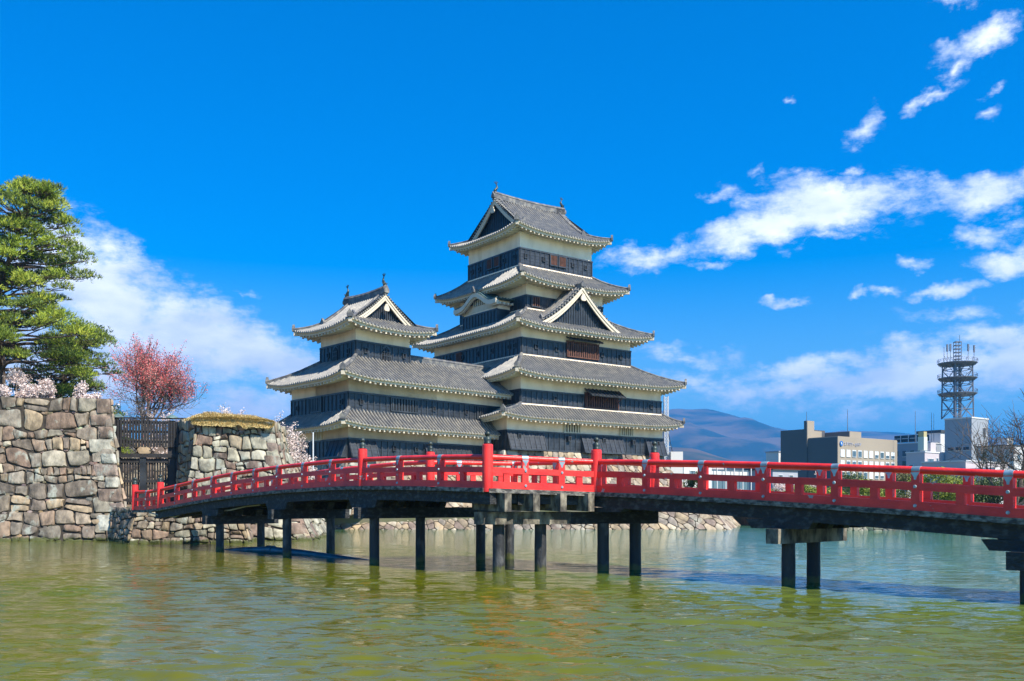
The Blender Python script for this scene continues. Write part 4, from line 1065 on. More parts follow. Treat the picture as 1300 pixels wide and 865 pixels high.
LS1 = sides(0, 9.45, 0, 9.3)[3]
slat_window(FS, small, LS1, .42, .56, 7.55, 8.2, ('dark', 'white_wood', 'white_wood'), 5, .02)

# stone bases of the two keeps
def base_faces(F, p0, p1, q0, q1, z1, z0, out, size, seed, which=(0, 1, 3)):
    sd = sides(p0, p1, q0, q1); od = sides(p0-out, p1+out, q0-out, q1+out); res = []
    for k in which:
        (sp, sq), a, n, L = sd[k]; (op, oq), _, _, OL = od[k]
        f = lambda p, q: F.at(p, q, 0)[:2]
        res.append(dict(A=f(op, oq), B=f(op+a[0]*OL, oq+a[1]*OL), C=f(sp+a[0]*L, sq+a[1]*L), D=f(sp, sq), zt=z1, z0=z0, size=size, depth=.14, pal=PAL_BASE, seed=seed+k, batter=1.35, quoin=.8, quoinL=.8))
    return res
zt1 = EYE+(7.05-2.2)*K; zt2 = EYE+(5.9-2.2)*K
stone_body('stone_base', base_faces(FM, T1[0], T1[1], T1[2], T1[3], zt1, 1.2, 3.7, .85, 50), 'high battered stone base under the tall keep, seen through the railings', 'stone base', ['stone_small', 'mortar'],
           cap=[tuple(FM.at(p, q, 7.0)) for p, q in ((T1[0], T1[2]), (T1[1], T1[2]), (T1[1], T1[3]), (T1[0], T1[3]))])
stone_body('stone_base', base_faces(FS, 0, 16.5, 0, 9.3, zt2, 1.2, 2.6, .85, 60, which=(0, 3)), 'battered stone base under the smaller turret and its wing', 'stone base', ['stone_small', 'mortar'],
           cap=[tuple(FS.at(p, q, 5.88)) for p, q in ((0, 0), (16.5, 0), (16.5, 9.3), (0, 9.3))])

# ------------------------------------------------------------------ the red bridge
BD = Vector((.666, -.746)); BN = Vector((.746, .666))
P2 = Vector((-.76, 29.4)); P3 = Vector((2.72, 30.5)); WA, WB = 3.1, 2.9
ZU = [(-27.5, 1.88), (-26.2, 1.97), (-25.4, 2.03), (-22.1, 2.30), (-18.1, 2.57), (-13.7, 2.76), (-9.5, 2.86), (-7.1, 2.86), (-4.8, 2.83), (-2.5, 2.78), (0, 2.70), (1.5, 2.59), (3.6, 2.51), (5.7, 2.41), (7.8, 2.30), (9.9, 2.18), (12, 2.05), (14.1, 1.90), (16.2, 1.77), (18.3, 1.6), (22, 1.25)]
def zu(u):
    for (a, za), (c, zc) in zip(ZU, ZU[1:]):
        if u <= c: return za+(zc-za)*max(0, (u-a))/(c-a)
    return ZU[-1][1]
def deckz(p): return zu((Vector((p[0], p[1]))-P2).dot(BD))
def An(s, o=0): return P2-BD*s+BN*o
def Bn(t, o=0): return P3+BD*t+BN*o
Q1 = An(7.1, WA); QC = Vector((.09, 37.8)); Q3 = Bn(0, WB)
bridge = thing('arched_bridge', (0, 34, 0), 'red railed wooden bridge with a kink, standing on dark piles in the moat', 'bridge')
def V3(p, dz=0): return Vector((p[0], p[1], deckz(p)+dz))
b = MB()
def strip(fn, s0, s1, w, n, th=(-.13, -.02)):
    for i in range(n):
        a, c = s0+(s1-s0)*i/n, s0+(s1-s0)*(i+1)/n
        p = [fn(a, -.05), fn(c, -.05), fn(c, w+.05), fn(a, w+.05)]
        b.hexa([V3(q, th[0]) for q in p]+[V3(q, th[1]) for q in p])
strip(An, 27.2, 7.1, WA, 12); strip(Bn, 0, 22, WB, 12)
pl = [An(7.1), P2, P3, Q3, QC, Q1]
b.face([V3(q, -.02) for q in pl]); b.face([V3(q, -.13) for q in pl][::-1])
for i in range(6):
    p, q = pl[i], pl[(i+1) % 6]; b.face([V3(p, -.13), V3(q, -.13), V3(q, -.02), V3(p, -.02)])
b.build('deck', 'deck', bridge)
RUNS = []     # polyline of points, newel flags
def run(pts, newels, name=None): RUNS.append((pts, newels))
nearA = [An(26.2-(26.2-7.1)*i/9) for i in range(10)]+[An(7.1*(1-i/3)) for i in range(1, 4)]
run(nearA, {0, 9, 12})
run([P2.lerp(P3, i/3) for i in range(4)], {0, 3})
run([Bn(2.1*i) for i in range(10)], {0, 9})
run([An(26.2-(26.2-7.1)*i/9, WA) for i in range(10)], {0, 9})
run([Q1.lerp(QC, i/3) for i in range(4)], {0})
run([QC.lerp(Q3, i/3) for i in range(4)], {3})
run([Bn(2.1*i, WB) for i in range(10)], {0, 9})
WE = Vector((-20.5, 51.4)); run([WE, WE.lerp(An(26.2), .5), An(26.2)], {0, 2})
# prototypes ----------------------------------------------------
def rail_post():
    b = MB(); b.box((-.10, -.10, -.02), (.10, .10, .90)); b.box((-.085, -.085, .90), (.085, .085, .94))
    o = b.build('rail_post', ['red_paint'], None, auto=40); o.parent = bridge
    f = MB(); f.tube([(-.10, 0, .965), (.10, 0, .965)], .093, 14, 0)
    f.mesh([(-.11, -.106, .91), (.11, -.106, .91), (.038, -.106, .80), (.025, -.106, .73), (-.025, -.106, .73), (-.038, -.106, .80), (-.11, -.101, .91), (.11, -.101, .91), (.038, -.101, .80), (.025, -.101, .73), (-.025, -.101, .73), (-.038, -.101, .80)],
           [(5, 4, 3, 2, 1, 0)]+[(i, (i+1) % 6, 6+(i+1) % 6, 6+i) for i in range(6)])
    fo = f.build('metal_cap', ['fitting'], None, auto=40); fo.parent = o
    for z in (.565, .105):
        c = MB(); c.tube([(0, -.10, z), (0, -.135, z)], [.05, .035], 10); q = c.build('bolt', ['fitting'], None); q.parent = o
    return o
def newel():
    b = MB(); b.lathe([(.17, -.12), (.17, 1.30), (.165, 1.345), (.14, 1.36)], 20)
    o = b.build('newel_post', ['red_paint'], None, auto=35); o.parent = bridge
    f = MB(); f.lathe([(.115, 1.355), (.12, 1.40), (.10, 1.42), (.115, 1.50), (.105, 1.56), (.06, 1.585), (.05, 1.61), (.075, 1.63), (.095, 1.67), (.09, 1.71), (.05, 1.755), (.015, 1.775)], 16)
    q = f.build('finial', ['bronze'], None, smooth=True); q.parent = o
    return o
rp0, nw0 = rail_post(), newel()
strut0 = None
used_p = used_n = False; done = []
def place(proto, used, p, ang):
    o = proto if not used else copyobj(proto, bridge)
    o.parent = bridge; o.location = Vector((p[0], p[1], deckz(p)))-Vector(bridge.location); o.rotation_euler = (0, 0, ang); return True
centre = Vector((0, 34))
for pts, nws in RUNS:
    # the outward side of the run
    m_ = len(pts)
    a_all = pts[-1]-pts[0]
    sgn = 1
    far = pts[0] in () 
    mid = pts[m_//2]
    o_side = Vector((a_all[1], -a_all[0])).normalized()       # right of travel
    for i, p in enumerate(pts):
        d = (pts[min(i+1, m_-1)]-pts[max(i-1, 0)]).normalized(); ang = math.atan2(d[1], d[0])
        if i in nws:
            if any((p-q).length < .3 for q in done): continue
            done.append(p); used_n = place(nw0, used_n, p, ang)
        else:
            used_p = place(rp0, used_p, p, ang)
    def swept(name, z0, z1, y0, y1, sub=3):
        b = MB()
        for i in range(m_-1):
            for k in range(sub):
                a, c = pts[i].lerp(pts[i+1], k/sub), pts[i].lerp(pts[i+1], (k+1)/sub)
                d = (c-a).normalized(); nrm = Vector((d[1], -d[0]))     # outward = right of travel = -y local
                A0, A1, C0, C1 = a-nrm*y1, a-nrm*y0, c-nrm*y1, c-nrm*y0
                b.hexa([V3(A0, z0), V3(A1, z0), V3(C1, z0), V3(C0, z0), V3(A0, z1), V3(A1, z1), V3(C1, z1), V3(C0, z1)])
        b.build(name, 'red_paint', bridge)
    swept('bottom_rail', 0.0, .21, -.107, .06); swept('middle_rail', .475, .655, -.107, .06)
    b = MB(); tp = []
    for i in range(m_-1):
        for k in range(3): tp.append(V3(pts[i].lerp(pts[i+1], k/3), .965))
    tp.append(V3(pts[-1], .965)); b.tube(tp, .086, 14); b.build('handrail', 'red_paint', bridge, auto=40)
    for i in range(m_-1):
        c = pts[i].lerp(pts[i+1], .5); d = (pts[i+1]-pts[i]).normalized(); nn = Vector((-d[1], d[0]))
        b = MB(); q = [c-d*.10-nn*.085, c+d*.10-nn*.085, c+d*.10+nn*.05, c-d*.10+nn*.05]
        b.hexa([V3(x, .205) for x in q]+[V3(x, .48) for x in q]); b.build('strut', 'red_paint', bridge)
    # weathered edge board
    b = MB()
    for i in range(m_-1):
        a, c = pts[i], pts[i+1]; d = (c-a).normalized(); nrm = Vector((d[1], -d[0]))
        b.hexa([V3(a-nrm*-.19, -.135), V3(c-nrm*-.19, -.135), V3(c-nrm*.15, -.135), V3(a-nrm*.15, -.135), V3(a-nrm*-.19, -.004), V3(c-nrm*-.19, -.004), V3(c-nrm*.15, -.004), V3(a-nrm*.15, -.004)])
    b.build('edge_board', 'edge_wood', bridge)
# girders
def beam(fn, s0, s1, off, w, zt, zb, name='girder', n=None, m='bridge_wood'):
    n = n or max(1, int(abs(s1-s0)/2)); b = MB()
    for i in range(n):
        a, c = s0+(s1-s0)*i/n, s0+(s1-s0)*(i+1)/n
        q = [fn(a, off-w/2), fn(c, off-w/2), fn(c, off+w/2), fn(a, off+w/2)]
        b.hexa([V3(x, zb) for x in q]+[V3(x, zt) for x in q])
    return b.build(name, m, bridge)
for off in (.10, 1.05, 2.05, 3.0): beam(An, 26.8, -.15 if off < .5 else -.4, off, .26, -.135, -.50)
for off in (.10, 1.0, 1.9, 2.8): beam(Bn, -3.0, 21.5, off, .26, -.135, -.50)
def frontp(t, o): 
    d = (P3-P2).normalized(); return P2+d*t+Vector((-d[1], d[0]))*o
beam(frontp, -.05, 3.7, .18, .22, -.135, -.45)
FD = (P3-P2).normalized()
for i, x in enumerate((637, 673, 707, 742)):        # ends of the long beams under the kink
    r = (x-650)/1200; t = (P2[0]-r*P2[1])/(r*FD[1]-FD[0]); p = P2+FD*t
    q = [p+BD*.30-BN*.14, p+BD*.30+BN*.14, p-BD*1.3+BN*.14, p-BD*1.3-BN*.14]; z = 2.02
    b = MB(); b.hexa([Vector((v[0], v[1], z-.06+.06*(k > 1))) for k, v in enumerate(q)]+[Vector((v[0], v[1], 2.53)) for v in q]); b.build('beam_end', 'cap_wood', bridge)
# bents: piles, cap beam, bolsters
def pile(p, top, r=.185):
    b = MB(); x, y = p; lean = random.uniform(-.03, .03); n = 8
    pr = []
    for i in range(n+1):
        z = -1.3+(top+1.3)*i/n; pr.append((r*(1.03-.04*i/n)*(1+.02*math.sin(i*2.3+x)), z))
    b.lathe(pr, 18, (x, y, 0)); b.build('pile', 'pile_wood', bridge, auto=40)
def cap(p, q, z0, z1, w=.36, m='cap_wood'):
    b = MB(); p = Vector(p); q = Vector(q); d = (q-p).normalized(); n = Vector((-d[1], d[0])); k = 9
    rnd = random.Random(int(p[0]*100))
    for i in range(k):
        a, c = p.lerp(q, i/k), p.lerp(q, (i+1)/k); j = 0
        b.hexa([Vector((*(a-n*w/2), z0)), Vector((*(c-n*w/2), z0)), Vector((*(c+n*w/2), z0)), Vector((*(a+n*w/2), z0)), Vector((*(a-n*w/2), z1)), Vector((*(c-n*w/2), z1)), Vector((*(c+n*w/2), z1)), Vector((*(a+n*w/2), z1))])
    b.build('cap_beam', m, bridge)
def bolster(fn, s, off, L, zt, zb):
    b = MB(); w = .15
    for sg in (-1, 1):
        q = [fn(s, off-w), fn(s+sg*L, off-w), fn(s+sg*L, off+w), fn(s, off+w)]
        if sg < 0: q = [q[1], q[0], q[3], q[2]]
        e = [fn(s+sg*(L-.18), off-w), fn(s+sg*(L-.18), off+w)]
        zz = lambda v, k: Vector((v[0], v[1], k))
        if sg > 0: b.hexa([zz(q[0], zb), zz(e[0], zb), zz(e[1], zb), zz(q[3], zb), zz(q[0], zt), zz(q[1], zt), zz(q[2], zt), zz(q[3], zt)])
        else: b.hexa([zz(e[0], zb), zz(q[1], zb), zz(q[2], zb), zz(e[1], zb), zz(q[0], zt), zz(q[1], zt), zz(q[2], zt), zz(q[3], zt)])
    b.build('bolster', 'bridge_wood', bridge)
for s, extra in ((20.1, 0), (13.6, 0), (7.0, 1)):
    z = deckz(An(s))-.79
    for o in (.45, 2.55): pile(An(s, o), z-.35)
    cap(An(s, -.35), An(s, WA+.3) if not extra else Vector((.25, 38.8)), z-.40, z, m='bridge_wood')
    for o in (.10, 1.05, 2.05, 3.0): bolster(An, s, o, .95, deckz(An(s))-.49, z)
pile((-1.24, 37.3), 1.7); pile((-.10, 38.4), 1.7)
for p in ((-.43, 30.45), (.93, 30.9), (3.0, 31.1), (4.12, 31.6)): pile(p, 1.56, .195)
cap((-1.15, 29.97), (1.85, 30.92), 1.55, 1.95, .42); cap((1.86, 30.93), (4.85, 31.87), 1.54, 1.94, .40, 'bridge_wood')
for o in (.1, 1.0, 1.9, 2.8): bolster(Bn, .35+o*.45, o, .85, deckz(Bn(.3))-.49, 1.94)
for s in (6.75, 12.85, 19.0):
    z = deckz(Bn(s))-.74
    for o in (.42, 1.7 if s < 7 else 2.3): pile(Bn(s, o), z-.3)
    cap(Bn(s, -.38), Bn(s, WB+.3), z-.40, z, .38, 'cap_wood' if s < 7 else 'bridge_wood')
    for o in (.10, 1.0, 1.9, 2.8): bolster(Bn, s, o, 1.05 if s < 7 else .85, deckz(Bn(s))-.49, z)
# hose slung under the left end
b = MB(); b.tube([px(190, 651, 49.5), px(205, 655, 49), px(222, 656.5, 48), px(232, 652, 47.5), px(245, 648, 46.5), px(265, 650, 45), px(292, 648, 43.8), px(312, 643, 42.5), px(330, 641, 41.5)], .035, 6)
tag(b.build('hose', 'hose'), 'thin grey hose looped under the left end of the red bridge', 'hose')
# floating blue pipe
b = MB(); A_, M_, C_ = Vector((-13.9, 45.7, -.12)), Vector((-10.9, 42.7, .12)), Vector((-5.3, 36.9, -.13))
b.tube([A_, A_.lerp(M_, .5)+Vector((0, 0, .04)), M_, M_.lerp(C_, .3)+Vector((0, 0, .03)), C_], [.15, .16, .165, .165, .12], 14)
po = b.build('float_pipe', 'pipe', auto=40); tag(po, 'blue plastic pipe floating on the water among the left bridge piles', 'pipe')
b = MB(); dd_ = (C_-A_).normalized(); b.tube([M_-dd_*.25, M_-dd_*.24, M_+dd_*.24, M_+dd_*.25], [.17, .21, .21, .17], 14); b.build('coupling', 'pipe', po, auto=40)

# ------------------------------------------------------------------ gate
gate = thing('wooden_gate', (-24, 62, 2), 'dark slatted wooden gate between the two stone walls', 'gate')
GL, GR = Vector((-26.5, 61.8)), Vector((-21.35, 62.6)); gd = (GR-GL).normalized(); gn = Vector((gd[1], -gd[0])); GLn = (GR-GL).length
def gp(t, o, z): p = GL+gd*t+gn*o; return Vector((p[0], p[1], z))
def gbox(b, t0, t1, o0, o1, z0, z1, mi=0): b.hexa([gp(t0, o1, z0), gp(t1, o1, z0), gp(t1, o0, z0), gp(t0, o0, z0), gp(t0, o1, z1), gp(t1, o1, z1), gp(t1, o0, z1), gp(t0, o0, z1)], mi)
b = MB(); t = 0
while t < GLn-.1: gbox(b, t, t+.13, .30, .40, 5.92, 7.78-.04*t/GLn*5); t += .185
for z in (6.2, 6.85, 7.45): gbox(b, 0, GLn, .22, .30, z, z+.16)
b.build('slat_panel', 'gate_wood', gate)
b = MB(); gbox(b, -.1, GLn+.1, .10, .45, 7.78, 7.86); b.build('top_board', 'gate_wood', gate)
for t0, w in ((.55, .34), (3.92, .40)):
    b = MB(); gbox(b, t0, t0+w, -.05, .22, 2.0, 7.7); b.build('gate_post', 'gate_wood', gate)
    c = MB(); p = gp(t0+w/2, .1, 0); c.lathe([(.42, 7.84), (.40, 7.90), (.22, 8.02), (.03, 8.1)], 8, (p[0], p[1], 0)); c.build('copper_cap', 'copper', gate)
b = MB(); gbox(b, 0, GLn, 0, .3, 5.25, 5.5); b.build('lintel', 'gate_wood', gate)
for (a, c) in ((.9, 2.3), (2.45, 3.9)):
    b = MB(); t = a
    while t < c-.05: gbox(b, t, t+.11, -.02, .06, 2.15, 5.2); t += .17
    gbox(b, a, c, .06, .14, 2.3, 2.55); gbox(b, a, c, .06, .14, 3.6, 3.8); gbox(b, a, c, .06, .14, 4.9, 5.15); gbox(b, a, c, -.10, -.05, 2.1, 5.2) if False else None
    b.build('gate_door', 'gate_wood', gate)
b = MB(); gbox(b, 2.1, 2.5, .05, .22, 2.1, 5.3, 0); b.build('gate_post', 'board', gate)
b = MB(); gbox(b, 4.35, GLn, .0, .2, 2.0, 5.9, 0); b.build('side_panel', 'gate_wood', gate)
stone_body('inner_wall', [dict(A=(-32, 72), B=(-24.0, 72.8), C=(-24.2, 73.6), D=(-32, 73), zt=7.2, size=.8, depth=.13, pal=PAL_BASE, seed=71, batter=1.2, z0=1.5)], 'inner stone wall glimpsed through the slats of the dark gate', 'stone wall', ['stone_small', 'mortar'])
b = MB(); b.tube([px(397.5, 600, 66), px(397.5, 549, 66)], .045, 8); tag(b.build('steel_pole', 'steel_white'), 'thin grey pole in front of the turret beside the cherry tree', 'pole')

# ------------------------------------------------------------------ trees
def rv(rnd): 
    while True:
        v = Vector((rnd.uniform(-1, 1), rnd.uniform(-1, 1), rnd.uniform(-1, 1)))
        if .01 < v.length < 1: return v.normalized()
def grow(b, p, d, L, r, lvl, rnd, tips, up=.15, spread=.6, nch=(2, 4), shrink=.68, wob=.22, minr=.016, sides_=6, bend=None):
    n = 4; pts = [p.copy()]; rs = [r]; q = p.copy(); dd = d.copy()
    for i in range(n):
        dd = (dd+rv(rnd)*wob+Vector((0, 0, up))*.35).normalized(); q = q+dd*L/n; pts.append(q.copy()); rs.append(max(minr*.6, r*(1-.42*(i+1)/n)))
    b.tube(pts, rs, max(3, sides_-(0 if lvl > 2 else 2 if lvl > 1 else 3)), 0, cap=False)
    if lvl <= 1:
        for k in range(1, n+1): tips.append((pts[k], dd.copy(), lvl))
    if lvl == 0: return
    for k in range(rnd.randint(*nch)):
        f = rnd.uniform(.35, 1.0); i = min(n-1, int(f*n)); s = pts[i].lerp(pts[i+1], f*n-i)
        nd = (dd+rv(rnd)*spread*1.3); nd = (nd+Vector((0, 0, up))).normalized()
        grow(b, s, nd, L*shrink*rnd.uniform(.75, 1.15), max(minr, rs[i]*.62), lvl-1, rnd, tips, up, spread, nch, shrink, wob, minr, sides_)
    grow(b, pts[-1], dd, L*shrink, max(minr, rs[-1]), lvl-1, rnd, tips, up, spread, nch, shrink, wob, minr, sides_)
def leafquads(b, c, n, rad, size, cols, rnd, flat=1.0):
    for _ in range(n):
        o = rv(rnd)*rad*rnd.random()**.4; o.z *= flat; p = c+o
        a = rv(rnd)*size*rnd.uniform(.6, 1.3); t = rv(rnd); e = a.cross(t)
        if e.length < 1e-5: continue
        e = e.normalized()*size*rnd.uniform(.5, 1.0)
        b.face([p-a-e*.4, p-e*.5+a*.2, p+a, p+e*.6], 0, rnd.choice(cols))
PINK = [(.74, .58, .53), (.82, .70, .65), (.60, .46, .41), (.86, .77, .73), (.46, .34, .29)]
def tree(name, base, H, label, cat, seed, kind, spread=.6, r=.2, lvl=4, group=None, leaf=None, per=5, size=.07, rad=.2, up=.15, trunk=.3, tilt=(0, 0), bark='bark', nch=(2, 4), fil=None, shrink=.7):
    rnd = random.Random(seed); t = thing(name, base, label, cat, group); b = MB(); tips = []
    base = Vector(base); d = Vector((tilt[0], tilt[1], 1)).normalized(); L = H*trunk
    grow(b, base-Vector((0, 0, .3)), d, L, r, lvl, rnd, tips, up, spread, nch, shrink)
    b.build('trunk', bark, t)
    if leaf:
        f = MB()
        for p, dd, l in tips:
            if fil and not fil(p, rnd): continue
            leafquads(f, p, per, rad, size, leaf, rnd)
        if f.f: f.build('crown' if kind != 'blossom' else 'blossom_crown', 'leaf', t)
    return t
GREENS = [(.10, .15, .022), (.14, .19, .03), (.07, .11, .02), (.19, .22, .035), (.05, .08, .02)]
# pine: trunk, limbs and flattened pads of needles
def pine(name, base, H, prof, label, seed, npad, r=.34, cols=None, padr=1.5, tufts=230, tuft=.20, trunk_top=.93, h0=.2):
    rnd = random.Random(seed); base = Vector(base); t = thing(name, base, label, 'pine tree'); b = MB(); f = MB()
    top = base+Vector((H*.125, .3, H*trunk_top)); mid = base+Vector((-.35, 0, H*.45))
    tp = [base+Vector((0, 0, -.3)), base.lerp(mid, .5)+Vector((.15, 0, 0)), mid, mid.lerp(top, .5)+Vector((-.2, .2, 0)), top]
    b.tube(tp, [r, r*.85, r*.65, r*.4, r*.12], 9, cap=False)
    def axis(h):
        k = h*4/trunk_top; i = min(3, int(k)); return tp[i].lerp(tp[i+1], min(1, k-i))
    cols = cols or [(.22, .30, .02), (.29, .36, .03), (.15, .21, .02), (.36, .40, .04), (.07, .11, .02), (.11, .16, .025)]
    for i in range(npad):
        h = h0+(.98-h0)*((i+.5)/npad)+rnd.uniform(-.02, .02); h = min(h, .985)
        R_ = prof(h); ang = i*2.399+rnd.uniform(-.4, .4); rr = R_*(rnd.random()**.55)*.92 if rnd.random() < .75 else R_*rnd.uniform(.8, 1.02)
        ax = axis(h); c = ax+Vector((math.cos(ang)*rr, math.sin(ang)*rr, rnd.uniform(-.2, .3)-.04*rr))
        pr = padr*rnd.uniform(.65, 1.2)*(1.05-.50*h)
        s = axis(max(.03, h-.05)); m_ = s.lerp(c, .55)+Vector((0, 0, rnd.uniform(-.35, .15)))
        if rr > .7: b.tube([s, s.lerp(m_, .5)+Vector((0, 0, .1)), m_, c-Vector((0, 0, .12))], [.05+.018*rr, .05+.010*rr, .05, .025], 5, cap=False)
        for k in range(4):
            e = c+Vector((rnd.uniform(-1, 1), rnd.uniform(-1, 1), .05))*pr*.7; b.tube([m_.lerp(c, .6), m_.lerp(e, .6), e], [.035, .025, .012], 3, cap=False)
        n = int(tufts*(pr/padr)**2)
        base_c = rnd.choice(cols)
        for _ in range(n):
            o = rv(rnd)*rnd.random()**.45; p = c+Vector((o.x*pr, o.y*pr, abs(o.z)*pr*.52-.10*pr*(o.x*o.x+o.y*o.y)))
            p += Vector((0, 0, .18*noise.noise(p*1.3)))
            tc = rnd.choice(cols) if rnd.random() < .45 else base_c; v = rnd.uniform(.8, 1.25); tc = tuple(x*v for x in tc)
            ud = (Vector((o.x*.8, o.y*.8, 1.0))+rv(rnd)*.35).normalized()
            for q in range(5):
                nd = (ud+rv(rnd)*.75).normalized(); L = tuft*rnd.uniform(.7, 1.25); w = nd.cross(rv(rnd)); 
                if w.length < 1e-4: continue
                w = w.normalized()*.020
                f.face([p-w, p+w, p+nd*L+w*.4, p+nd*L-w*.4], 0, tc)
    b.build('trunk', 'bark', t); f.build('crown', 'needle', t)
    return t
def pine_prof(h):
    # radius in metres against the height fraction
    P = [(0, 5.5), (.17, 6.5), (.27, 7.1), (.38, 6.1), (.48, 4.3), (.55, 4.4), (.63, 5.0), (.69, 4.3), (.75, 3.7), (.82, 3.9), (.87, 3.0), (.92, 1.7), (.97, .7), (1, .2)]
    for (a, x), (c, y) in zip(P, P[1:]):
        if h <= c: return x+(y-x)*(h-a)/(c-a)
    return .4
pine('pine_tree', (-34.6, 64, 8.6), 16.0, pine_prof, 'tall bright green pine behind the big stone wall at the far left', 8, 185, tufts=190, tuft=.29, padr=1.45)
pine('pine_tree', (-33.2, 70, 6.0), 9.6, lambda h: 4.6*(1-h)**.45+.3, 'lower bright green pine between the tall pine and the red tree', 9, 110, h0=.05, cols=[(.17, .23, .02), (.23, .28, .02), (.10, .15, .02), (.06, .10, .02)], tufts=200, padr=1.4)
# cherries
def chk(xmin, xmax, ymin, ymax):
    def fn(p, rnd):
        return True
    return fn
for (x, Z, z0, H, sd_, per, lab, r_) in ((50, 62, 8.5, 1.8, 1, 6, 'white cherry blossom under the pine on top of the big stone wall', .13),
                          (18, 61.5, 8.5, 2.4, 2, 6, 'white cherry in bloom beside the pine trunk at the far left edge', .15),
                          (112, 62, 8.3, 1.7, 3, 6, 'small cherry in bloom above the right end of the big stone wall', .11),
                          (165, 74, 4.0, 5.8, 4, 6, 'pink cherry in bloom left of the red tree behind the gate', .14),
                          (222, 76, 4.0, 5.2, 5, 6, 'pink cherry in bloom right of the red tree behind the gate', .14),
                          (285, 74, 4.5, 4.6, 6, 3, 'sparse pink cherry rising behind the golden grass cap', .16),
                          (318, 76, 3.5, 5.4, 7, 3, 'thin cherry with bare twigs between the grass cap and the turret', .15),
                          (367, 66, 2.0, 5.6, 8, 6, 'pale pink cherry in full bloom in front of the turret wall', .16),
                          (345, 68, 2.0, 4.6, 9, 6, 'low pale cherry tucked against the pale stone gate block', .14)):
    X = (x-650)/1200*Z
    tree('cherry_tree', (X, Z, z0), H*1.45, lab, 'cherry tree', 100+sd_, 'blossom', spread=.95, r=r_, lvl=4, leaf=PINK, per=per*2, size=.068, rad=.24, up=.06, trunk=.30, bark='bark_grey', nch=(2, 3), group=None, shrink=.74)
# red budding tree
tree('maple_tree', ((186-650)/1200*74, 74, 5.5), 17.0, 'red budding tree with bare grey branches above the gate', 'tree', 43, 'leaf', spread=.95, r=.26, lvl=5, leaf=[(.58, .09, .09), (.66, .14, .13), (.44, .06, .07), (.70, .28, .24)], per=4, size=.066, rad=.30, up=.20, trunk=.185, bark='bark_grey', nch=(3, 4), shrink=.80, fil=lambda p, rnd: rnd.random() < min(1, max(.06, (p.z-9.5)/4.0)))
# bare tree at the right
tree('bare_tree', ((1281-650)/1200*72, 72, .6), 17.5, 'bare leafless tree standing in front of the telecom tower building', 'tree', 77, 'leaf', spread=.95, r=.28, lvl=5, up=.16, trunk=.19, bark='bark', nch=(3, 4), shrink=.80)

def shrub(name, x, Z, z0, rx, ry, rz, label, seed, cols, cat='shrub', n=5600, size=.13, group=None):
    rnd = random.Random(seed); X = (x-650)/1200*Z; t = thing(name, (X, Z, z0), label, cat, group); b = MB(); f = MB()
    c = Vector((X, Z, z0+rz))
    lobes = []
    for i in range(9):
        o = rv(rnd); lobes.append((c+Vector((o.x*rx*.62, o.y*ry*.62, o.z*rz*.55+rz*.15)), rnd.uniform(.32, .55)))
    for p, s in lobes: b.tube([Vector((X, Z, z0-.2)), Vector((X, Z, z0+rz*.4)), p], [.09, .07, .02], 5, cap=False)
    for _ in range(n):
        p, s = rnd.choice(lobes); o = rv(rnd)*rnd.random()**.3
        q = p+Vector((o.x*rx*s, o.y*ry*s, o.z*rz*s*.9))
        if q.z < z0: continue
        a = rv(rnd)*size; e = a.cross(rv(rnd))
        if e.length < 1e-4: continue
        e = e.normalized()*size*.6
        f.face([q-a, q-e, q+a, q+e], 0, rnd.choice(cols))
    b.build('trunk', 'bark', t); f.build('crown', 'leaf', t); return t
YG = [(.22, .26, .02), (.28, .30, .03), (.17, .21, .02), (.12, .17, .02)]; DG = [(.06, .10, .03), (.09, .13, .03), (.045, .075, .02), (.12, .15, .04)]
OL = [(.16, .15, .05), (.20, .18, .06), (.12, .12, .04)]
SH = [('shrub', 1016, 92, 2.2, 1.5, YG, 'low yellow-green shrub across the water below the beige office', 1.6), ('pine_shrub', 1085, 98, 3.0, 2.0, DG, 'clipped dark green pine below the beige office windows', 2.2),
      ('shrub', 1050, 86, 2.0, 1.3, YG, 'bright yellow shrub seen low between the railing posts under the beige office', 1.3), ('shrub', 1110, 86, 2.6, 1.6, YG, 'yellow-green shrub right of the dark clipped pine', 1.7),
      ('pine_shrub', 1150, 100, 3.2, 2.1, OL, 'olive tinted shrub below the pale lavender building', 2.4), ('shrub', 1190, 84, 2.8, 1.9, YG, 'largest bright green shrub seen through the railing in the middle of the right bank', 2.3),
      ('shrub', 1212, 92, 2.6, 2.0, YG, 'sunny yellow-green shrub below the low long building', 2.2), ('shrub', 1240, 86, 2.4, 1.7, DG, 'dull green shrub left of the bare tree trunk', 1.9),
      ('pine_shrub', 1262, 96, 3.0, 2.1, DG, 'dark green shrub behind the bare tree trunk', 2.3), ('shrub', 1293, 84, 2.2, 2.2, DG, 'dark green shrub at the right edge of the bank', 2.6),
      ('shrub', 945, 108, 2.0, 1.3, DG, 'round dark green shrub near the tip of the stone embankment', 1.3), ('shrub', 882, 99, 1.3, 1.5, DG, 'small green bush at the corner of the keep stone base', 2.0), ('shrub', 975, 104, 2.0, 1.4, OL, 'olive shrub left of the beige office', 1.4)]
for i, (nm, x, Z, rx, ry, cols, lab, rz) in enumerate(SH):
    shrub(nm, x, Z, 1.0 if Z > 80 and x > 930 else 1.75, rx, ry, rz, lab, 300+i, cols, size=.085)
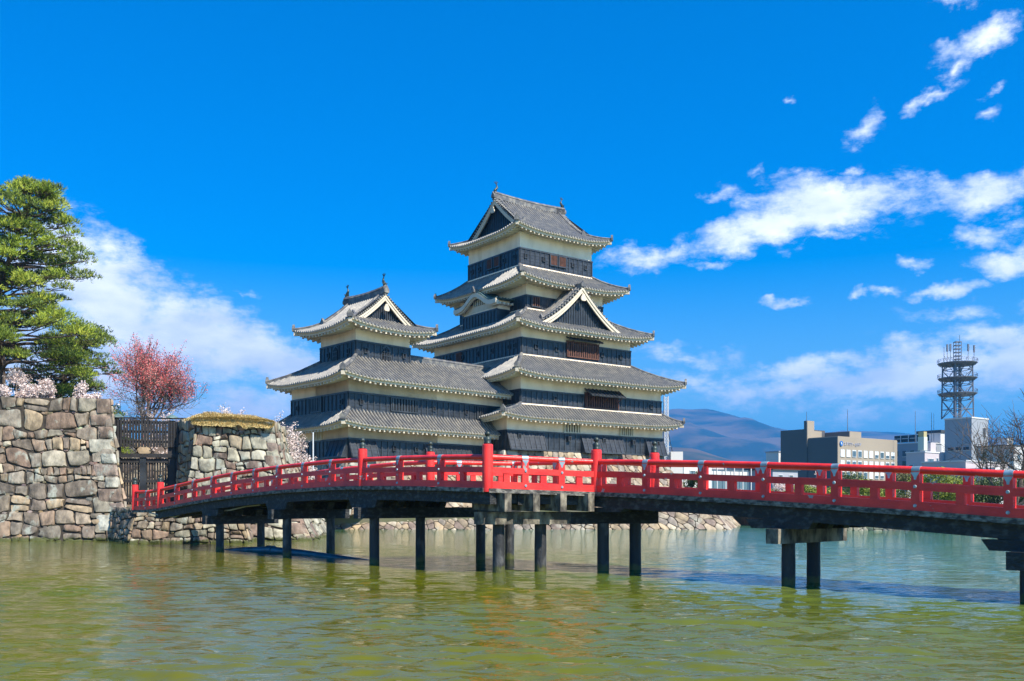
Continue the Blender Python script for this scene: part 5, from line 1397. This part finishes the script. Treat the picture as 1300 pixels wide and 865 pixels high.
for i, (x, Z, H, lab) in enumerate(((1000, 118, 4.6, 'pink cherry below the left wall of the beige office'), (1036, 112, 4.9, 'pink cherry just above the handrail below the dark office wall'), (955, 116, 3.6, 'low pink cherry beyond the embankment tip'), (1128, 115, 3.8, 'faint pink cherry between the beige office and the lavender building'))):
    tree('cherry_tree', ((x-650)/1200*Z, Z, 1.0), H, lab, 'cherry tree', 400+i, 'blossom', spread=.95, r=.13, lvl=4, leaf=PINK, per=14, size=.10, rad=.35, up=.06, trunk=.36, bark='bark_grey', nch=(2, 3), shrink=.74)

# ------------------------------------------------------------------ the town
class Bld:
    def __init__(s, name, x, Z, a, b_, ytop, label, cat='building', zb=1.0):
        s.X = (x-650)/1200*Z; s.Z = Z; s.a = a; s.b = b_; s.zt = EYE+(640-ytop)/1200*Z
        s.F = Frame((s.X, Z), MR, ML, 1); s.root = thing(name, (s.X, Z, zb), label, cat); s.zb = zb
    def at(s, p, q, z): v = s.F.o+s.F.r*p+s.F.l*q; return Vector((v[0], v[1], z))
    def box(s, part, m, p0, p1, q0, q1, z0, z1, parent=None):
        b = MB(); b.hexa([s.at(p0, q0, z0), s.at(p1, q0, z0), s.at(p1, q1, z0), s.at(p0, q1, z0), s.at(p0, q0, z1), s.at(p1, q0, z1), s.at(p1, q1, z1), s.at(p0, q1, z1)])
        return b.build(part, m, parent or s.root)
    def window(s, face, t, z, w, h, m='glass', blind=None, frame='white_wall'):
        b = MB()
        if face == 'R': bx = lambda b, t0, t1, o0, o1, z0, z1, mi: b.hexa([s.at(t0, -o1, z0), s.at(t1, -o1, z0), s.at(t1, -o0, z0), s.at(t0, -o0, z0), s.at(t0, -o1, z1), s.at(t1, -o1, z1), s.at(t1, -o0, z1), s.at(t0, -o0, z1)], mi)
        else: bx = lambda b, t0, t1, o0, o1, z0, z1, mi: b.hexa([s.at(-o1, t0, z0), s.at(-o0, t0, z0), s.at(-o0, t1, z0), s.at(-o1, t1, z0), s.at(-o1, t0, z1), s.at(-o0, t0, z1), s.at(-o0, t1, z1), s.at(-o1, t1, z1)], mi)
        f = .12
        bx(b, t-w/2-f, t-w/2, 0, .14, z-h/2-f, z+h/2+f, 0); bx(b, t+w/2, t+w/2+f, 0, .14, z-h/2-f, z+h/2+f, 0); bx(b, t-w/2, t+w/2, 0, .14, z+h/2, z+h/2+f, 0); bx(b, t-w/2, t+w/2, 0, .24, z-h/2-f, z-h/2, 1)
        fo = b.build('window', [frame, 'blind'], s.root)
        g = MB(); bx(g, t-w/2, t+w/2, .0, .05, z-h/2, z+h/2, 0)
        if blind: bx(g, t-w/2, t+w/2, .05, .09, z+h/2-h*blind, z+h/2, 1)
        bx(g, t-.04, t+.04, .05, .11, z-h/2, z+h/2, 2)
        g.build('pane', [m, 'blind', 'roof_dark'], fo)
rnd = random.Random(2)
# beige office
O = Bld('office_building', 1063.8, 330, 37, 30, 554.7, 'beige office block with a dark side wall, rows of windows and a round blue emblem')
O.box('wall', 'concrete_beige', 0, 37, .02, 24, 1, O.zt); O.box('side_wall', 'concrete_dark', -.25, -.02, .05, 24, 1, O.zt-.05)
O.box('roof_parapet', 'concrete_beige', .1, 36.9, .1, 23.9, O.zt, O.zt+.25)
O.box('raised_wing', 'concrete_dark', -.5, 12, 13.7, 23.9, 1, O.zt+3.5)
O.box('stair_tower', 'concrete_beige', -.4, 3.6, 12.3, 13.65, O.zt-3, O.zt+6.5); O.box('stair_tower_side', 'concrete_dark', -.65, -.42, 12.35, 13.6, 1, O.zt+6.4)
O.box('stair_annexe', 'concrete_beige', 3.6, 8.5, 12.6, 13.6, O.zt-1, O.zt+3.0)
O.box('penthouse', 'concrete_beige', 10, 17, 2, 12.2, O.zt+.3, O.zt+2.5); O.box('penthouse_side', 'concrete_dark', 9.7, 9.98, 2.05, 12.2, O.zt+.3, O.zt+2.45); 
for r_ in range(5):
    for i in range(10):
        v = rnd.random(); z = EYE+(640-574.3)/1200*330-.2-3.75*r_
        O.window('R', 2.6+3.48*i, z, 2.1, 2.35, blind=(1.0 if v > .72 else .55 if v > .45 else .12), m='glass')
for k, i in enumerate(range(1, 9)):
    z = O.zt-1.3
O.box('antenna', 'steel', 9, 9.18, 10, 10.18, O.zt, O.zt+13.5) if False else None
def mast(name, x, y0, y1, Z, label, w=.16):
    b = MB(); b.tube([px(x, y0, Z), px(x, y1, Z)], [w, w*.5], 6); tag(b.build(name, 'steel'), label, 'antenna mast')
mast('antenna_mast', 1076, 550, 520, 340, 'thin mast rising from the penthouse of the beige office', .13)
mast('antenna_mast', 1024, 536, 523, 338, 'thin mast on the stair tower of the beige office', .12)
mast('antenna_mast', 1162, 562, 522, 345, 'tall thin mast above the grey office with roof units', .13)
mast('antenna_mast', 1182.5, 562, 524, 355, 'tall thin mast beside the telecom tower block, left of its twin', .13)
mast('antenna_mast', 1185.5, 560, 525, 360, 'tall thin mast beside the telecom tower block, right of its twin', .10)
# emblem and lettering (too small in the photo to read, kept as the same marks)
def tube_on(b, pts, w): 
    for a, c in zip(pts, pts[1:]): b.bar(a, c, w, .12)
em = MB(); cen = O.at(1.7, -.25, O.zt-2.3); ax = Vector((MR[0], MR[1], 0)); ny = Vector((-ML[0], -ML[1], 0)); n = 20
pts = [(.85*math.cos(2*math.pi*i/n), .9*math.sin(2*math.pi*i/n)) for i in range(n)]
em.mesh([cen+ax*x+Vector((0, 0, y))+ny*.1 for x, y in pts]+[cen+ax*x+Vector((0, 0, y))-ny*.2 for x, y in pts], [tuple(range(n)), tuple(range(n, 2*n))[::-1]]+[(i, (i+1) % n, n+(i+1) % n, n+i) for i in range(n)], 0)
cr = [(-.55, .35), (-.1, -.25), (.35, -.45), (.1, .05), (-.2, .5)]
em.mesh([cen+ax*x+Vector((0, 0, y))+ny*.14 for x, y in cr], [tuple(range(5))], 1)
em.build('emblem', ['logo_blue', 'blind'], O.root)
lt = MB(); x = 3.6
strokes = {0: [((0, 1), (.8, 1)), ((.8, 1), (.3, .2)), ((.4, .9), (.1, .3))], 1: [((0, 0), (0, 1)), ((0, 1), (.7, 1)), ((.7, 1), (.7, 0)), ((0, .5), (.7, .5))], 2: [((0, .8), (.8, .8)), ((.4, 1), (.4, 0)), ((.4, .4), (.8, .1)), ((.4, .4), (0, .1))],
           3: [((0, 1), (.2, .6)), ((.4, 1), (.5, .7)), ((.8, 1), (.4, 0))], 4: [((0, .5), (.8, .5))], 5: [((0, 0), (.8, 0)), ((.1, 1), (.1, 0)), ((.1, .55), (.7, .8)), ((.7, 1), (.7, .3))]}
for k in (2, 0, 1, 3, 4, 5, 1, 0):
    for (a, c) in strokes[k]:
        lt.bar(O.at(x+a[0]*1.15, -.12, O.zt-2.9+a[1]*1.05), O.at(x+c[0]*1.15, -.12, O.zt-2.9+c[1]*1.05), .16, .14)
    x += 1.32
lt.build('lettering', 'logo_grey', O.root)
# small block left of the office
Sm = Bld('house', 988.5, 365, 10, 6, 574, 'small white house against the left side of the beige office'); Sm.box('wall', 'white_wall', 0, 10, 0, 6, 1, Sm.zt); Sm.box('flat_roof', 'grey_wall', -.3, 10.3, -.3, 6.3, Sm.zt, Sm.zt+.4); Sm.window('R', 2, Sm.zt-3, 1.6, 1.6)
# grey office with roof units
G = Bld('office_building', 1174, 362, 12, 13.5, 562.5, 'pale grey-blue office with a row of dark cooling units along its roof')
G.box('wall', 'pale_blue_wall', 0, 12, 0, 13.5, 1, G.zt); G.box('flat_roof', 'white_wall', -.3, 12.3, -.3, 13.8, G.zt, G.zt+.35)
for r_ in range(4):
    for i in range(4): G.window('L', 1.8+3.3*i, G.zt-3.8-4.0*r_, 1.7, 2.2, m='glass_green' if (i+r_) % 2 else 'glass', frame='grey_wall')
for i in range(4):
    q = .5+3.3*i; u = G.box('cooling_unit', 'roof_dark', .6, 4, q, q+2.6, G.zt+.9, G.zt+3.4); G.box('unit_frame', 'white_wall', .3, .55, q-.3, q-.05, G.zt+.35, G.zt+3.6, u); G.box('unit_rail', 'white_wall', .3, .5, q, q+2.6, G.zt+2.0, G.zt+2.25, u)
# lavender building
V = Bld('office_building', 1174, 265, 13, 13.5, 574.5, 'pale lavender building with a green cooling tower on its roof')
V.box('wall', 'lav_wall', 0, 7.5, 0, 5.6, 1, V.zt); V.box('flat_roof', 'white_wall', -.2, 7.7, -.2, 5.8, V.zt, V.zt+.3)
V.box('roof_house', 'lav_wall', 4.5, 7.3, .8, 4, V.zt, V.zt+2.9); V.window('R', 3, V.zt-2.4, 3.0, 1.3); V.window('L', 4, V.zt-4, 1.3, 1.3); V.window('R', 6.5, V.zt-2.0, 1.0, 1.0)
ct = V.box('cooling_tower', 'unit', .1, 1.9, .3, 2.1, V.zt+.6, V.zt+4.4); V.box('cooling_tank', 'yellow_tank', .2, 1.8, .4, 2.0, V.zt+4.4, V.zt+5.9, ct)
# low long building
Lw = Bld('office_building', 1226, 240, 22, 34, 586, 'low long pale building in front of the telecom block')
Lw.box('wall', 'lav_wall', 0, 22, 0, 11.8, 1, Lw.zt); Lw.box('flat_roof', 'white_wall', -.2, 22.2, -.2, 12.0, Lw.zt, Lw.zt+.35)
for i in range(7): Lw.window('R', 1.8+2.9*i, Lw.zt-2.7, 1.5, 1.3)
for i in range(3): Lw.window('L', 2+3.8*i, Lw.zt-2.9, 2.2, 1.2)
# white office behind
Wb = Bld('office_building', 1194, 370, 9, 32, 549.5, 'white building with a dark flat roof edge left of the telecom block')
Wb.box('wall', 'white_wall', 0, 3.6, 0, 9.5, 1, Wb.zt); Wb.box('flat_roof', 'roof_dark', -.4, 4.0, -.4, 9.9, Wb.zt, Wb.zt+1.1); Wb.window('L', 3, Wb.zt-4.5, 2.4, 1.4, m='roof_dark'); Wb.window('L', 6.8, Wb.zt-4.5, 2, 1.4, m='roof_dark')
# telecom block and lattice tower
Tb = Bld('telecom_block', 1233.5, 345, 12.0, 21, 531, 'tall plain block carrying the lattice telecom tower')
Tb.box('wall', 'pale_blue_wall', 0, 12, 0, 10.2, 1, Tb.zt); Tb.box('low_wing', 'grey_wall', -1.5, 3, 10.3, 15, 1, Tb.zt-12); Tb.box('roof_parapet', 'white_wall', -.2, 12.2, -.2, 10.4, Tb.zt, Tb.zt+.5)
Tb.window('R', 9.0, Tb.zt-5, 2.2, 3.6, m='roof_dark')
for i in range(3): Tb.window('L', 2+2.9*i, Tb.zt-11, 2.2, 1.2, m='roof_dark', frame='grey_wall')
Tb.window('L', 4, Tb.zt-16.5, 2.4, 1.2, m='roof_dark', frame='grey_wall')
tw = thing('telecom_tower', (Tb.X, Tb.Z, Tb.zt+.5), 'grey lattice telecom tower with three round platforms on the tall block', 'telecom tower')
Zt = 352; cx = (1215.5-650)/1200*Zt; s_ = Zt/1200
def tz(y): return EYE+(640-y)*s_
ctr = Vector((cx, Zt, 0)); hw = 4.6
def leg(i, z): a = math.pi/4+i*math.pi/2+.2; k = hw*1.18*(1-.06*(z-tz(531))/(tz(460)-tz(531))); return ctr+Vector((math.cos(a)*k, math.sin(a)*k, z))
z0, z1 = tz(531.5), tz(460)
for i in range(4):
    b = MB(); b.tube([leg(i, z0), leg(i, z1)], .26, 6); b.build('leg', 'steel', tw)
lv = [tz(y) for y in (531.5, 520, 508, 499.5, 489, 480, 470, 461)]
b = MB()
for i in range(4):
    j = (i+1) % 4
    for k in range(7):
        m_ = (leg(i, lv[k+1])+leg(j, lv[k+1]))/2
        if k % 2 == 0: b.bar(leg(i, lv[k]), m_, .22, .22); b.bar(leg(j, lv[k]), m_, .22, .22)
        else: b.bar((leg(i, lv[k])+leg(j, lv[k]))/2, leg(i, lv[k+1]), .2, .2); b.bar((leg(i, lv[k])+leg(j, lv[k]))/2, leg(j, lv[k+1]), .2, .2)
        b.bar(leg(i, lv[k+1]), leg(j, lv[k+1]), .2, .2)
b.build('bracing', 'steel', tw)
b = MB()
for dx, dy in ((-.9, -.9), (.9, -.9), (.9, .9), (-.9, .9)): b.tube([ctr+Vector((dx, dy, z0)), ctr+Vector((dx, dy, z1))], .2, 5)
for k in range(24): z = z0+(z1-z0)*k/24; b.box((cx-.9, Zt-.95, z), (cx+.9, Zt-.85, z+.18))
b.build('lift_shaft', 'steel', tw)
for y, r_ in ((499.5, 6.8), (480, 6.8), (461, 6.9)):
    z = tz(y); b = MB(); b.lathe([(r_*.86, z-.9), (r_, z-.3), (r_, z-.1), (r_*.3, z)], 16, (cx, Zt, 0))
    pl_ = b.build('platform', 'steel', tw)
    c = MB()
    for k in range(16):
        a = 2*math.pi*k/16; p = Vector((cx+r_*math.cos(a), Zt+r_*math.sin(a), z)); c.tube([p, p+Vector((0, 0, 1.2))], .06, 4)
        a2 = 2*math.pi*(k+1)/16; q = Vector((cx+r_*math.cos(a2), Zt+r_*math.sin(a2), z)); c.bar(p+Vector((0, 0, 1.2)), q+Vector((0, 0, 1.2)), .1, .1); c.bar(p+Vector((0, 0, .7)), q+Vector((0, 0, .7)), .08, .08)
        if k % 2 == 0: c.bar(p-Vector((0, 0, .4)), Vector((cx+hw*.8*math.cos(a), Zt+hw*.8*math.sin(a), z-2.6)), .14, .14)
    c.build('railing', 'steel', pl_)
b = MB(); zt_ = tz(434.5); z1 = tz(461)
for dx, dy in ((-1, -1), (1, -1), (1, 1), (-1, 1)): b.tube([ctr+Vector((dx, dy, z1)), ctr+Vector((dx, dy, zt_))], .13, 5)
for k in range(6):
    z = z1+(zt_-z1)*(k+1)/6
    for (a, c) in (((-1, -1), (1, -1)), ((1, -1), (1, 1)), ((1, 1), (-1, 1)), ((-1, 1), (-1, -1))): b.bar(ctr+Vector((*a, z)), ctr+Vector((*c, z)), .24, .3)
b.tube([ctr+Vector((.8, 0, zt_)), ctr+Vector((.8, 0, zt_+2.6))], .08, 4)
b.build('top_mast', 'steel', tw)
for x, y0 in ((1197, 441), (1201, 438), (1205, 437.5), (1227.5, 437.5), (1235, 439)):
    X = (x-650)/1200*Zt; b = MB(); zz = tz(461); b.tube([Vector((X, Zt-1, zz)), Vector((X, Zt-1, tz(y0)))], .10, 5)
    if x != 1197: b.box((X-.25, Zt-1.3, tz(y0+9)), (X+.25, Zt-.7, tz(y0)))
    b.bar(Vector((X, Zt-1, zz+2.6)), Vector((X+(1 if x > 1215 else -1)*-1.2, Zt-1, zz)), .1, .1); b.build('antenna', 'steel', tw)
# right edge buildings
Rr = Bld('office_building', 1287, 300, 26, 12, 566, 'white building at the right edge behind the bare tree'); Rr.box('wall', 'white_wall', 0, 26, 0, 12, 1, Rr.zt); Rr.box('flat_roof', 'roof_dark', -.3, 26.3, -.3, 12.3, Rr.zt, Rr.zt+.4); Rr.window('R', 3.2, Rr.zt-3.5, 2, 2)
Rq = Bld('office_building', 1279, 390, 5, 8, 556, 'small white rooftop block above the bare tree trunk'); Rq.box('wall', 'white_wall', 0, 5, 0, 4, 1, Rq.zt); Rq.box('low_wing', 'grey_wall', -10, 14, -1, 7, 1, Rq.zt-4.5); Rq.window('R', 2.5, Rq.zt-1.6, 2.6, 1.0)
# low hall beyond the embankment
Ha = Bld('exhibition_hall', 905, 210, 14, 2, 585.5, 'low white hall with a long pale canopy beyond the embankment')
Ha.box('wall', 'white_wall', -8, 12, 0, 14, 1, Ha.zt-1.8); Ha.box('canopy', 'white_wall', -9, 12.5, -1.2, 15, Ha.zt-.9, Ha.zt-.4); Ha.box('glass_band', 'glass', -8.1, 12.05, -.06, -.02, 3, Ha.zt-3.0)
for k in range(8): Ha.box('column', 'white_wall', -8.5+2.9*k, -8.3+2.9*k, -1.0, -.8, 1, Ha.zt-.9)
rnd = random.Random(9); hn = ['grey roofed', 'white walled', 'brown walled', 'pale blue', 'cream']
spots = [(868, 180, 586, 'small grey house behind the corner of the keep base'), (890, 260, 588, 'low white house left of the canopy hall'), (948, 240, 590, 'flat white house right of the canopy hall'), (966, 300, 591, 'cream house one plot left of the beige office'), (981, 230, 594, 'low grey shed under the beige office wall'), (1152, 215, 597, 'low pale shed seen through the railing right of the beige office'), (1262, 230, 594, 'low white shed behind the bare tree trunk')]
for x, Z, y, lab in spots:
    H_ = Bld('house', x, Z, rnd.uniform(6, 10), rnd.uniform(5, 8), y, lab); m_ = rnd.choice(['white_wall', 'grey_wall', 'lav_wall'])
    H_.box('wall', m_, 0, H_.a, 0, H_.b, 1, H_.zt-.5); H_.box('flat_roof', rnd.choice(['roof_dark', 'grey_wall', 'white_wall']), -.5, H_.a+.5, -.5, H_.b+.5, H_.zt-.5, H_.zt); H_.window('R', H_.a*.3, H_.zt-2.4, 1.5, 1.3); H_.window('R', H_.a*.72, H_.zt-2.4, 1.5, 1.3)
# white scaffold mast behind the keep
Zs = 118; b = MB(); 
def sp(x, y, dz=0): v = px(x, y, Zs); v.y += dz; return v
for x in (843.5, 848.5):
    for dz in (0, .5): b.tube([sp(x, 625, dz), sp(x, 503, dz)], .05, 4)
for k in range(26):
    y = 505+k*4.4; b.bar(sp(843.5, y), sp(848.5, y+4.4), .05, .05); b.bar(sp(848.5, y), sp(843.5, y+4.4), .05, .05); b.bar(sp(843.5, y), sp(848.5, y), .05, .05)
for k in range(7):
    y = 560+k*7; b.bar(sp(848, 548), sp(859, 600), .06, .06); b.bar(sp(848.5, y), sp(848.5+(y-548)*.21, y), .05, .05)
sc = b.build('scaffold_mast', 'steel_white'); tag(sc, 'thin white lattice mast right behind the tall keep', 'lattice mast')
b = MB(); p = px(857, 582, Zs); b.box((p.x-.6, Zs-.5, 1), (p.x+.9, Zs+1, p.z+.8)); b.build('cabin', 'white_wall', sc)

# ------------------------------------------------------------------ mountains
def mountains(name, d0, d1, crest, m, seed, rough, nx=260, ny=22, x0=-300, x1=1900, crest_v=.8):
    b = MB(); rows = []
    for j in range(ny+1):
        v = j/ny; Y = d0+(d1-d0)*v; row = []
        for i in range(nx+1):
            xp = x0+(x1-x0)*i/nx; dc = d0+(d1-d0)*crest_v
            X = (xp-650)/1200*dc
            yy = np.interp(xp, [c[0] for c in crest], [c[1] for c in crest])
            hc = (640-yy)/1200*dc
            s = (v/crest_v)**.85 if v < crest_v else 1-(v-crest_v)/(1-crest_v)*.5
            q = Vector((X/rough, Y/rough, seed)); n_ = noise.fractal(q, 1.0, 2.1, 5)
            rid = 1-abs(noise.noise(Vector((X/rough*1.6, Y/rough*.55, seed+4))))*2
            h = hc*s*(1+.0*n_)+hc*.20*(n_*.7+rid*.35-.15)*math.sin(math.pi*min(1, v/crest_v*.97+.0))**.7
            if v >= crest_v-.02: h = hc*s*(1+.012*n_)
            row.append((X*(Y/dc)**.0, Y, max(-2, h)))
        rows.append(row)
    for j in range(ny):
        for i in range(nx): b.face([rows[j][i], rows[j][i+1], rows[j+1][i+1], rows[j+1][i]])
    # merge by building indexed mesh
    b2 = MB(); b2.v = [p for r_ in rows for p in r_]; w = nx+1
    for j in range(ny):
        for i in range(nx): b2.f.append((j*w+i, j*w+i+1, (j+1)*w+i+1, (j+1)*w+i)); b2.m.append(0); b2.c.append(None)
    o = b2.build(name, m, smooth=True); return tag(o, kind='structure')
mountains('mountains', 4200, 8200, [(-300, 590), (300, 600), (600, 560), (760, 528), (850, 517), (885, 519), (925, 526), (960, 533), (1000, 541), (1030, 546), (1048, 545), (1064, 543.5), (1080, 545.5), (1100, 547), (1130, 550), (1160, 554), (1220, 556), (1260, 553), (1300, 556), (1500, 545), (1900, 560)], 'forest', 3.0, 900)
mountains('foothills', 2200, 3600, [(-300, 620), (600, 610), (800, 572), (850, 566), (880, 568), (910, 578), (945, 588), (1000, 598), (1200, 606), (1900, 600)], 'hill_near', 9.0, 420, ny=14)

# ------------------------------------------------------------------ air
HAZE = 1.35e-4
hz = bpy.data.materials.new('haze'); hz.use_nodes = True; N = hz.node_tree.nodes; N.remove(N['Principled BSDF'])
pv = N.new('ShaderNodeVolumePrincipled'); pv.inputs['Color'].default_value = (.005, .40, 1.0, 1); pv.inputs['Density'].default_value = HAZE; pv.inputs['Anisotropy'].default_value = 0.1
hz.node_tree.links.new(pv.outputs[0], N['Material Output'].inputs['Volume']); MATS['haze'] = hz
b = MB(); b.box((-14500, -300, -2.6), (14500, 14500, 1060)); tag(b.build('haze', 'haze'), kind='stuff')

# ------------------------------------------------------------------ groups of look-alike things
GROUPS = {'cherry tree': 'cherry trees in spring bloom', 'pine tree': 'pine trees behind the big stone wall', 'shrub': 'shrubs along the far bank', 'antenna mast': 'thin masts on the town roofs',
          'building': 'town buildings beyond the moat', 'stone wall': 'dry stone walls round the gate', 'stone base': 'stone bases under the castle buildings'}
for o in bpy.data.objects:
    if o.parent is None and o.get('category') in GROUPS and not o.get('group'): o['group'] = GROUPS[o['category']]
